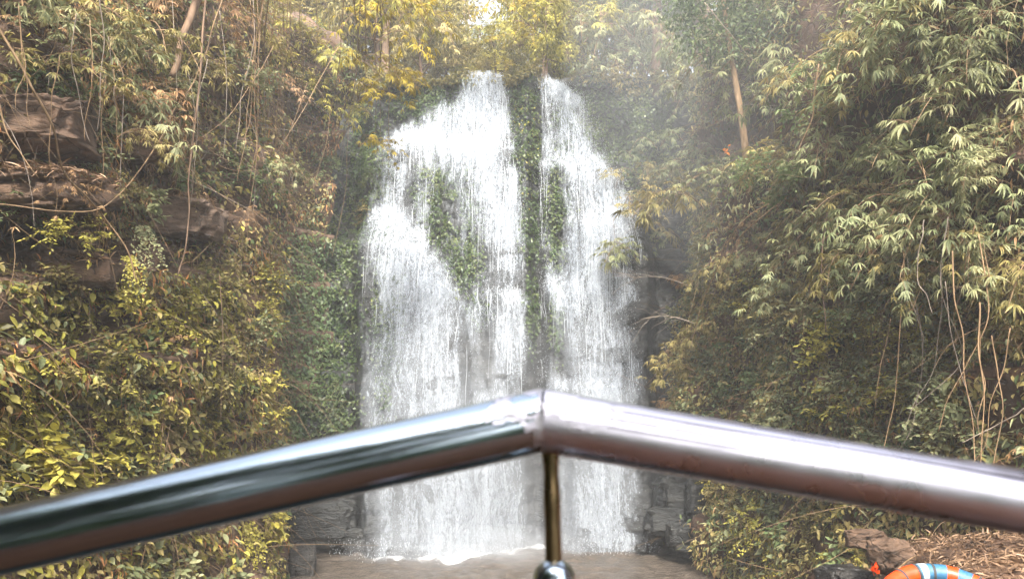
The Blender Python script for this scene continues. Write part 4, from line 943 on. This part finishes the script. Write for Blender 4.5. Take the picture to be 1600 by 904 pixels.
for px, py, sz, sd in ((505, 815, (.8, .5, .5), 51), (560, 838, (.5, .4, .25), 53), (480, 770, (.5, .5, .6), 55)):
    rock(px, py, Yh(px, py, .0), sz, M['wet'], {51: 'broad grey wet rock at the foot of the left fall', 53: 'low grey rock at the water beside the left fall', 55: 'grey wet rock below the ivy wall'}[sd], .1, sd)

def heap(px, py, rx, ry, n, m, L, label, Y0=None):
    Y = Y0 or Yh(px, py, .45); c = np.array(P(px, py, Y)); g = rng.normal(0, .45, (n, 2)); pos = c+np.stack([g[:, 0]*rx, g[:, 1]*ry, .05*rng.random(n)-.12*np.abs(g[:, 1])-.08*g[:, 0]**2], 1)
    dr = rv(n)*np.array([1, 1, .35]); mb = MB(); Ls = L*rng.uniform(.6, 1.4, n); leaves(mb, pos-c, dr, np.array([0, -.2, 1.])[None]+rv(n, .4), Ls, Ls*.16, LA)
    o = link('leaf_litter', mb.mesh('leaf_litter'), m); o.location = c; tag(o, label, kind='stuff')
heap(60, 268, .9, .5, 420, M['litter'], .17, 'straw coloured fallen leaves on the left ledge')
heap(290, 306, .5, .4, 260, M['litter'], .13, 'fallen leaves on the flat brown ledge')
heap(215, 185, .5, .4, 160, M['brown'], .15, 'fallen leaves on the upper rock block')
heap(120, 400, .4, .3, 120, M['brown'], .14, 'fallen leaves below the dark hollow')

# ------------------------------------------------------------------ life ring on the bank
def life_ring(loc, tilt, Rr, r):
    root = empty('life_ring', loc); root.rotation_euler = (tilt, R(-6), 0)
    def arc(a0, a1, rr, nm, m, k=20):
        n = max(3, int((a1-a0)/4)); a = np.radians(np.linspace(a0, a1, n)); C = np.stack([np.cos(a)*Rr, np.sin(a)*Rr, 0*a], 1)
        th = np.arange(k)*2*math.pi/k; e = np.stack([np.cos(a), np.sin(a), 0*a], 1)
        wr = rr*(1+.03*vnoise(a*6, 0, 3))
        V = C[:, None]+wr[:, None, None]*(np.cos(th)[None, :, None]*e[:, None]+np.sin(th)[None, :, None]*np.array([0, 0, 1.])); F = []
        for i in range(n-1):
            for j in range(k): p0, p1 = i*k+j, i*k+(j+1) % k; F += [(p0, p0+k, p1+k), (p0, p1+k, p1)]
        return link(nm, tri_mesh(nm, V.reshape(-1, 3), F, True), m, root)
    for a0, a1, c in ((94, 180, 'o'), (66, 94, 'b'), (56, 66, 'o'), (44, 56, 'b'), (-40, 44, 'o'), (-80, -40, 'b'), (-180, -80, 'o')):
        o = arc(a0, a1, r, 'orange_section' if c == 'o' else 'blue_section', M['orange'] if c == 'o' else M['blue'])
    for a in (94, 111, 78, 134, 158, 38, 10, -40, -80, -130): arc(a-1.3, a+1.3, r*1.035, 'strap', M['strap'])
    pch = arc(84, 91, r*1.02, 'tape_patch', M['tape'], 20)
    tag(root, 'orange life ring patched with blue tape, lying on the leaf littered bank', 'life ring'); return root
M['orange'] = plain_mat('orange vinyl', (.74, .06, .006), .42, bump=.15, bscale=22); M['blue'] = plain_mat('faded blue tape', (.035, .14, .26), .5, bump=.35, bscale=40)
M['strap'] = plain_mat('dark cord', (.05, .05, .05), .8); M['tape'] = plain_mat('pale tape', (.45, .5, .55), .5)
life_ring(P(1490, 971, 5.6), R(36), .44, .070)
mb = MB(); n = 16; d = rv(n, .15)+np.array([.1, -.2, .8]); leaves(mb, rv(n, .018), d, rv(n), .05, .04, SM); o = link('cloth_scrap', mb.mesh('cloth_scrap'), M['orange']); o.location = P(1366, 892, 7.6); tag(o, 'scrap of orange cloth beside the rounded brown boulder', 'cloth')
mb = MB(); a, b = np.array(P(1390, 905, 6.6)), np.array(P(1432, 868, 7.6)); u = np.linspace(0, 1, 8)
mb.tube((b-a)*u[:, None]+np.array([0, 0, .03])*np.sin(u*3)[:, None], .010*(1-.4*u), 6); o = link('bamboo_stick', mb.mesh('bamboo_stick', True), M['culm']); o.location = a; tag(o, 'dry stick lying on the bank just left of the life ring', 'stick')

# ------------------------------------------------------------------ viewing platform and its handrail
def box(mb, x0, x1, y0, y1, z0, z1):
    V = [(x, y, z) for x in (x0, x1) for y in (y0, y1) for z in (z0, z1)]
    mb.add(V, [(0, 1, 3), (0, 3, 2), (4, 6, 7), (4, 7, 5), (0, 4, 5), (0, 5, 1), (2, 3, 7), (2, 7, 6), (0, 2, 6), (0, 6, 4), (1, 5, 7), (1, 7, 3)])
M['deck'] = plain_mat('worn brown cement', (.12, .048, .02), .8, bump=.4, bscale=9)
mb = MB(); box(mb, -2.4, 2.4, -1.5, .75, 2.26, 2.42); box(mb, -2.2, -1.9, -1.3, .5, -1.2, 2.26); box(mb, 1.9, 2.2, -1.3, .5, -1.2, 2.26)
tag(link('viewing_platform', mb.mesh('viewing_platform'), M['deck']), 'brown cement platform the handrail stands on', 'platform')
def steel(name, base, rough, streak_n=0):
    m, t, out = newmat(name); tc = N(t, 'TexCoord')
    p = N(t, 'BsdfPrincipled'); p.inputs['Metallic'].default_value = 1; p.inputs['Base Color'].default_value = (*base, 1)
    n1 = N(t, 'TexNoise'); n1.inputs['Scale'].default_value = 30; n1.inputs['Detail'].default_value = 6; t.links.new(tc.outputs['Object'], n1.inputs['Vector'])
    rr = ramp(t, [(.3, rough*.7), (.7, rough*1.4)], n1.outputs[0]); t.links.new(rr.outputs[0], p.inputs['Roughness'])
    bp = N(t, 'Bump'); bp.inputs['Strength'].default_value = .12; bp.inputs['Distance'].default_value = .002; t.links.new(n1.outputs[0], bp.inputs['Height']); t.links.new(bp.outputs[0], p.inputs['Normal'])
    t.links.new(p.outputs[0], out.inputs[0]); return m
M['steel'] = steel('polished steel', (.52, .62, .74), .13); M['dull'] = steel('dull scratched steel', (.80, .78, .90), .30); M['weld'] = steel('lumpy weld and silver paint', (.72, .70, .76), .42)
M['rod'] = steel('brown tinted rod', (.28, .20, .11), .28)  # the brown it reflects is put into its base colour
J = np.array(P(845, 657, .60)); Lp = np.array(P(0, 845, .565)); Rp = np.array(P(1600, 783, .597))
rl = empty('handrail', (J[0], J[1], 2.42)); b0 = np.array(rl.location)
def rpart(nm, pts, rad, m, k=40, rough_=0):
    mb = MB(); mb.tube(np.array(pts)-b0, rad, k); me = mb.mesh(nm, True); return link(nm, me, m, rl)
def lerp(a, b, t): return a+(b-a)*t
def railtube(nm, A, B, r, m, ridge=0):
    u = np.linspace(0, 1, 60); k = 72; pts = lerp(A, B, u[:, None]) - b0; T = nrmz((B-A)[None])[0]; s1 = nrmz(np.cross(T, [0, 0, 1.])[None])[0]; s2 = np.cross(s1, T)
    th = np.arange(k)*2*math.pi/k
    rr = r*(1+ridge*np.sum([np.exp(-((th-a)/.05)**2) for a in (.35, .66, .98, 1.3)], 0))[None] + .0004*vnoise(u[:, None]*6, np.cos(th)[None]*2, np.sin(th)[None]*2)
    V = pts[:, None]+rr[..., None]*(np.cos(th)[None, :, None]*s1+np.sin(th)[None, :, None]*s2); F = []
    for i in range(59):
        for j in range(k): a, b = i*k+j, i*k+(j+1) % k; F.append((a, a+k, b+k, b))
    return link(nm, tri_mesh(nm, V.reshape(-1, 3), F, True), m, rl)
EL, ER = lerp(J, Lp, 2.2), lerp(J, Rp, 2.2)
def along(A, B, a, u0, u1, r, wob, nm, m, rr=.0247, seed=0):
    u = np.linspace(u0, u1, 60); T = nrmz((B-A)[None])[0]; q1 = nrmz(np.cross(T, [0, 0, 1.])[None])[0]; q1 = q1 if q1[1] < 0 else -q1; q2 = np.array([0, 0, 1.])-T*T[2]; q2 = q2/np.linalg.norm(q2)
    an = a+wob*vnoise(u*7+seed, 1, 2); p_ = lerp(A, B, u[:, None])+rr*(np.cos(an)[:, None]*q1+np.sin(an)[:, None]*q2)
    return rpart(nm, p_, r*(.55+.45*vnoise(u*14+seed, 5, 1)), m, 6)
def paint(A, B, u1, seed, th0, th1, cut):
    u = np.linspace(0, u1, 90); th = np.linspace(th0, th1, 60); U, TH = np.meshgrid(u, th, indexing='ij'); T = nrmz((B-A)[None])[0]
    q1 = nrmz(np.cross(T, [0, 0, 1.])[None])[0]; q1 = q1 if q1[1] < 0 else -q1; q2 = np.array([0, 0, 1.])-T*T[2]; q2 = q2/np.linalg.norm(q2)
    n = fbm(U*60+seed, TH*3.2, 3, 4); rr = .0250+.0005*fbm(U*90, TH*8, seed, 3)
    V = (A-b0)+(B-A)*U[..., None]+rr[..., None]*(np.cos(TH)[..., None]*q1+np.sin(TH)[..., None]*q2)
    F = grid_faces(90, 60); val = (n+cut-1.7*U/u1*cut).ravel()-.45*np.abs(TH.ravel()-(th0+th1)/2); F = F[(val[F] > 0).all(1)]
    link('silver_paint', tri_mesh('silver_paint', V.reshape(-1, 3), F, True), M['paint'], rl)
M['paint'] = steel('flaking silver paint', (.80, .78, .88), .5); M['groove'] = plain_mat('dark scratch lines', (.16, .15, .20), .6); M['crack'] = plain_mat('black crack', (.012, .012, .014), .7)
railtube('rail', J, EL, .0247, M['steel']); o = railtube('rail', J, ER, .0247, M['dull'], -.035); o['label'] = 'duller rail with lengthwise scratches'
for a_, r_, w_ in ((.18, .0010, .03), (.46, .0014, .03), (.76, .0014, .025), (1.08, .0010, .03)): along(J, ER, a_, .06, .99, r_, w_, 'scratch', M['groove'], .0246, a_*9)  # dark side of the scratches put into colour; the ridges alone mirror too bright
for a_, r_ in ((.85, .0005), (1.1, .0005)): along(J, EL, a_, .05, .6, r_, .05, 'scratch', M['groove'], .0246, a_*5)
paint(J, EL, .055, 3.0, -.25, 1.5, .75); paint(J, ER, .075, 8.0, -.1, 1.5, .85)
ck = np.linspace(-.3, 1.15, 30); rpart('crack', J+np.stack([.0016*vnoise(ck*5, 0, 1)+.001, -.0252*np.cos(ck), .0252*np.sin(ck)], 1), .0007*(1+.8*vnoise(ck*7, 3, 3)), M['crack'], 6)
# weld: a lumpy collar round the mitre
th = np.linspace(0, 2*math.pi, 72, endpoint=False); vv = np.linspace(-1, 1, 40); TH, VV = np.meshgrid(th, vv, indexing='ij')
TL, TR = nrmz((EL-J)[None])[0], nrmz((ER-J)[None])[0]; ax = nrmz((TR-TL)[None])[0]; s1 = nrmz(np.cross(ax, [0, 0, 1.])[None])[0]; s2 = np.cross(s1, ax)
ln = .012
C = np.where(VV[..., None] < 0, TL[None, None]*(-VV[..., None])*ln, TR[None, None]*VV[..., None]*ln*1.1)
rr = .0249+.0009*fbm(np.cos(TH)*2.5, np.sin(TH)*2.5, VV*2.2, 4)-.0012*np.abs(VV)**3 + .0012*np.exp(-(VV/.10)**2)-.0022*np.exp(-((VV-.03)/.05)**2)
V = J-b0+C+rr[..., None]*(np.cos(TH)[..., None]*s1+np.sin(TH)[..., None]*s2); V = np.concatenate([V, V[:1]], 0)
link('weld', tri_mesh('weld', V.reshape(-1, 3), grid_faces(*V.shape[:2]), True), M['weld'], rl)
Bc = np.array(P(866, 904, .60)); Tp = np.array(P(860, 697, .60)); X = np.array([Tp[0], Tp[1], Tp[2]])
u = np.linspace(0, 1, 24); rod = lerp(Tp, Bc, u[:, None]); rpart('baluster', rod, .0068*(1+.10*vnoise(u*5, 2, 1)-.12*np.exp(-((u-.35)/.2)**2)), M['rod'], 24)
tt = np.linspace(-1, 1, 20); rpart('bracket', Tp+np.array([0, 0, 1.])*tt[:, None]*.0045, .0112*np.sqrt(np.clip(1-tt**2, .02, 1)), M['weld'], 24)
rpart('ball', Bc+np.array([.0, 0, 1.])*tt[:, None]*.0155, .0165*np.sqrt(np.clip(1-tt**2, .01, 1)), M['steel'], 32)
rpart('lower_post', [Bc-np.array([0, 0, .01]), [Bc[0], Bc[1], 2.43]], .012, M['dull'], 24)
for E in (EL, ER): rpart('end_post', [E, [E[0], E[1], 2.43]], .0247, M['dull'], 32); rpart('base_plate', [[E[0], E[1], 2.42], [E[0], E[1], 2.432]], .06, M['dull'], 32)
rpart('base_plate', [[Bc[0], Bc[1], 2.42], [Bc[0], Bc[1], 2.432]], .045, M['dull'], 32)
tag(rl, 'gable shaped steel pipe handrail with a welded peak, close in front', 'handrail')

# unseen woods behind the viewpoint, placed and sized to darken the steel's reflections
for (x, y, s) in ((-6, -6, 1.9), (-3, -5.5, 1.8), (0, -6, 1.8), (-8, -3, 1.8), (-11, -1, 1.8), (-5, -8, 2.4), (-9, -6, 2.4), (3, -7, 1.2), (7, -6, 1.1), (10, -4, 1.1), (-4, -3.8, 1.2), (-1.2, -3.8, 1.2), (-7, -2.2, 1.3)):
    tree(1, x, y, -2.5 if s != 1.2 and s != 1.3 else -4.6, s, 'green')
TREES_BACK = PL[-13:]; PL = PL[:-13]
for (r, *_r) in TREES_BACK: tag(r, 'unseen tree behind the platform, placed for the steel to mirror', 'tree', 'unseen wood behind the platform')

# ------------------------------------------------------------------ labels: nearest landmark and side, then order within that spot
ORD = ['', 'second ', 'third ', 'fourth ', 'fifth ', 'sixth ', 'seventh ', 'eighth ', 'ninth ', 'tenth ']
TW = {'olive': 'olive', 'yellow': 'yellow green', 'pale': 'pale hazy', 'green': 'dark green'}
cells = {}
for e in PL:
    r, key, col, px, py = e
    if key == 'tree': look, what, cat = TW[col], 'tree', 'tree'
    else: (what, cat), look = WHAT[key], LOOK[col]
    if key == 'dead': look = 'leafless brown' if False else 'dry brown'
    k = min(range(len(MARKS)), key=lambda i: (MARKS[i][0]-px)**2+(MARKS[i][1]-py)**2)
    dx, dy = px-MARKS[k][0], py-MARKS[k][1]
    side = ('above' if dy < 0 else 'below') if abs(dy) > abs(dx) else ('left of' if dx < 0 else 'right of')
    cells.setdefault((look, what, cat, side, MARKS[k][2]), []).append(e)
for (look, what, cat, side, mark), es in cells.items():
    es.sort(key=lambda e: e[4])
    for i, e in enumerate(es):
        n = len(es)
        if n == 1: lab = f'{look} {what} {side} {mark}'
        elif i == n-1: lab = f'lowest {look} {what} {side} {mark}'
        elif i == 0: lab = f'highest {look} {what} {side} {mark}'
        else: lab = f'{ORD[i]}highest {look} {what} {side} {mark}'
        e[0]['label'] = ' '.join(lab.split()[:16]); e[0]['category'] = cat
        e[0]['group'] = {'tree': 'trees on the heights', 'bamboo': 'bamboo sprays on the gorge sides', 'shrub': 'shrubs on the gorge sides', 'plant': 'broad leaved plants at the lower left',
                         'creeper': 'creepers hanging on the gorge sides', 'bush': 'withered bushes on the gorge sides'}[cat]

# ------------------------------------------------------------------ haze
mb = MB(); box(mb, -60, 60, -20, 75, -2.2, 32)
M['splash'] = volmat('splash spray', .16)
for c, r in (((-1.4, 17.75, 0), (2.6, .8, .8)), ((0, 18.3, 0), (1.8, .8, .7)), ((2.35, 18.8, 0), (2.0, .7, .8)), ((-1.2, 17.6, 0), (2.0, .9, .35))):
    tag(ellipsoid('mist', c, r, M['splash']), 'low white spray rolling off the foot of the falls', kind='stuff')
M['thin_mist'] = volmat('thin mist', .018)
tag(ellipsoid('mist', (7.0, 15.0, 11.5), (6.0, 5.5, 6.5), M['thin_mist']), 'thin bluish mist hanging over the upper right bank', kind='stuff')
tag(link('haze', mb.mesh('haze'), volmat('haze air', .0035, (.93, .96, 1))), 'thin pale haze filling the gorge', kind='stuff')
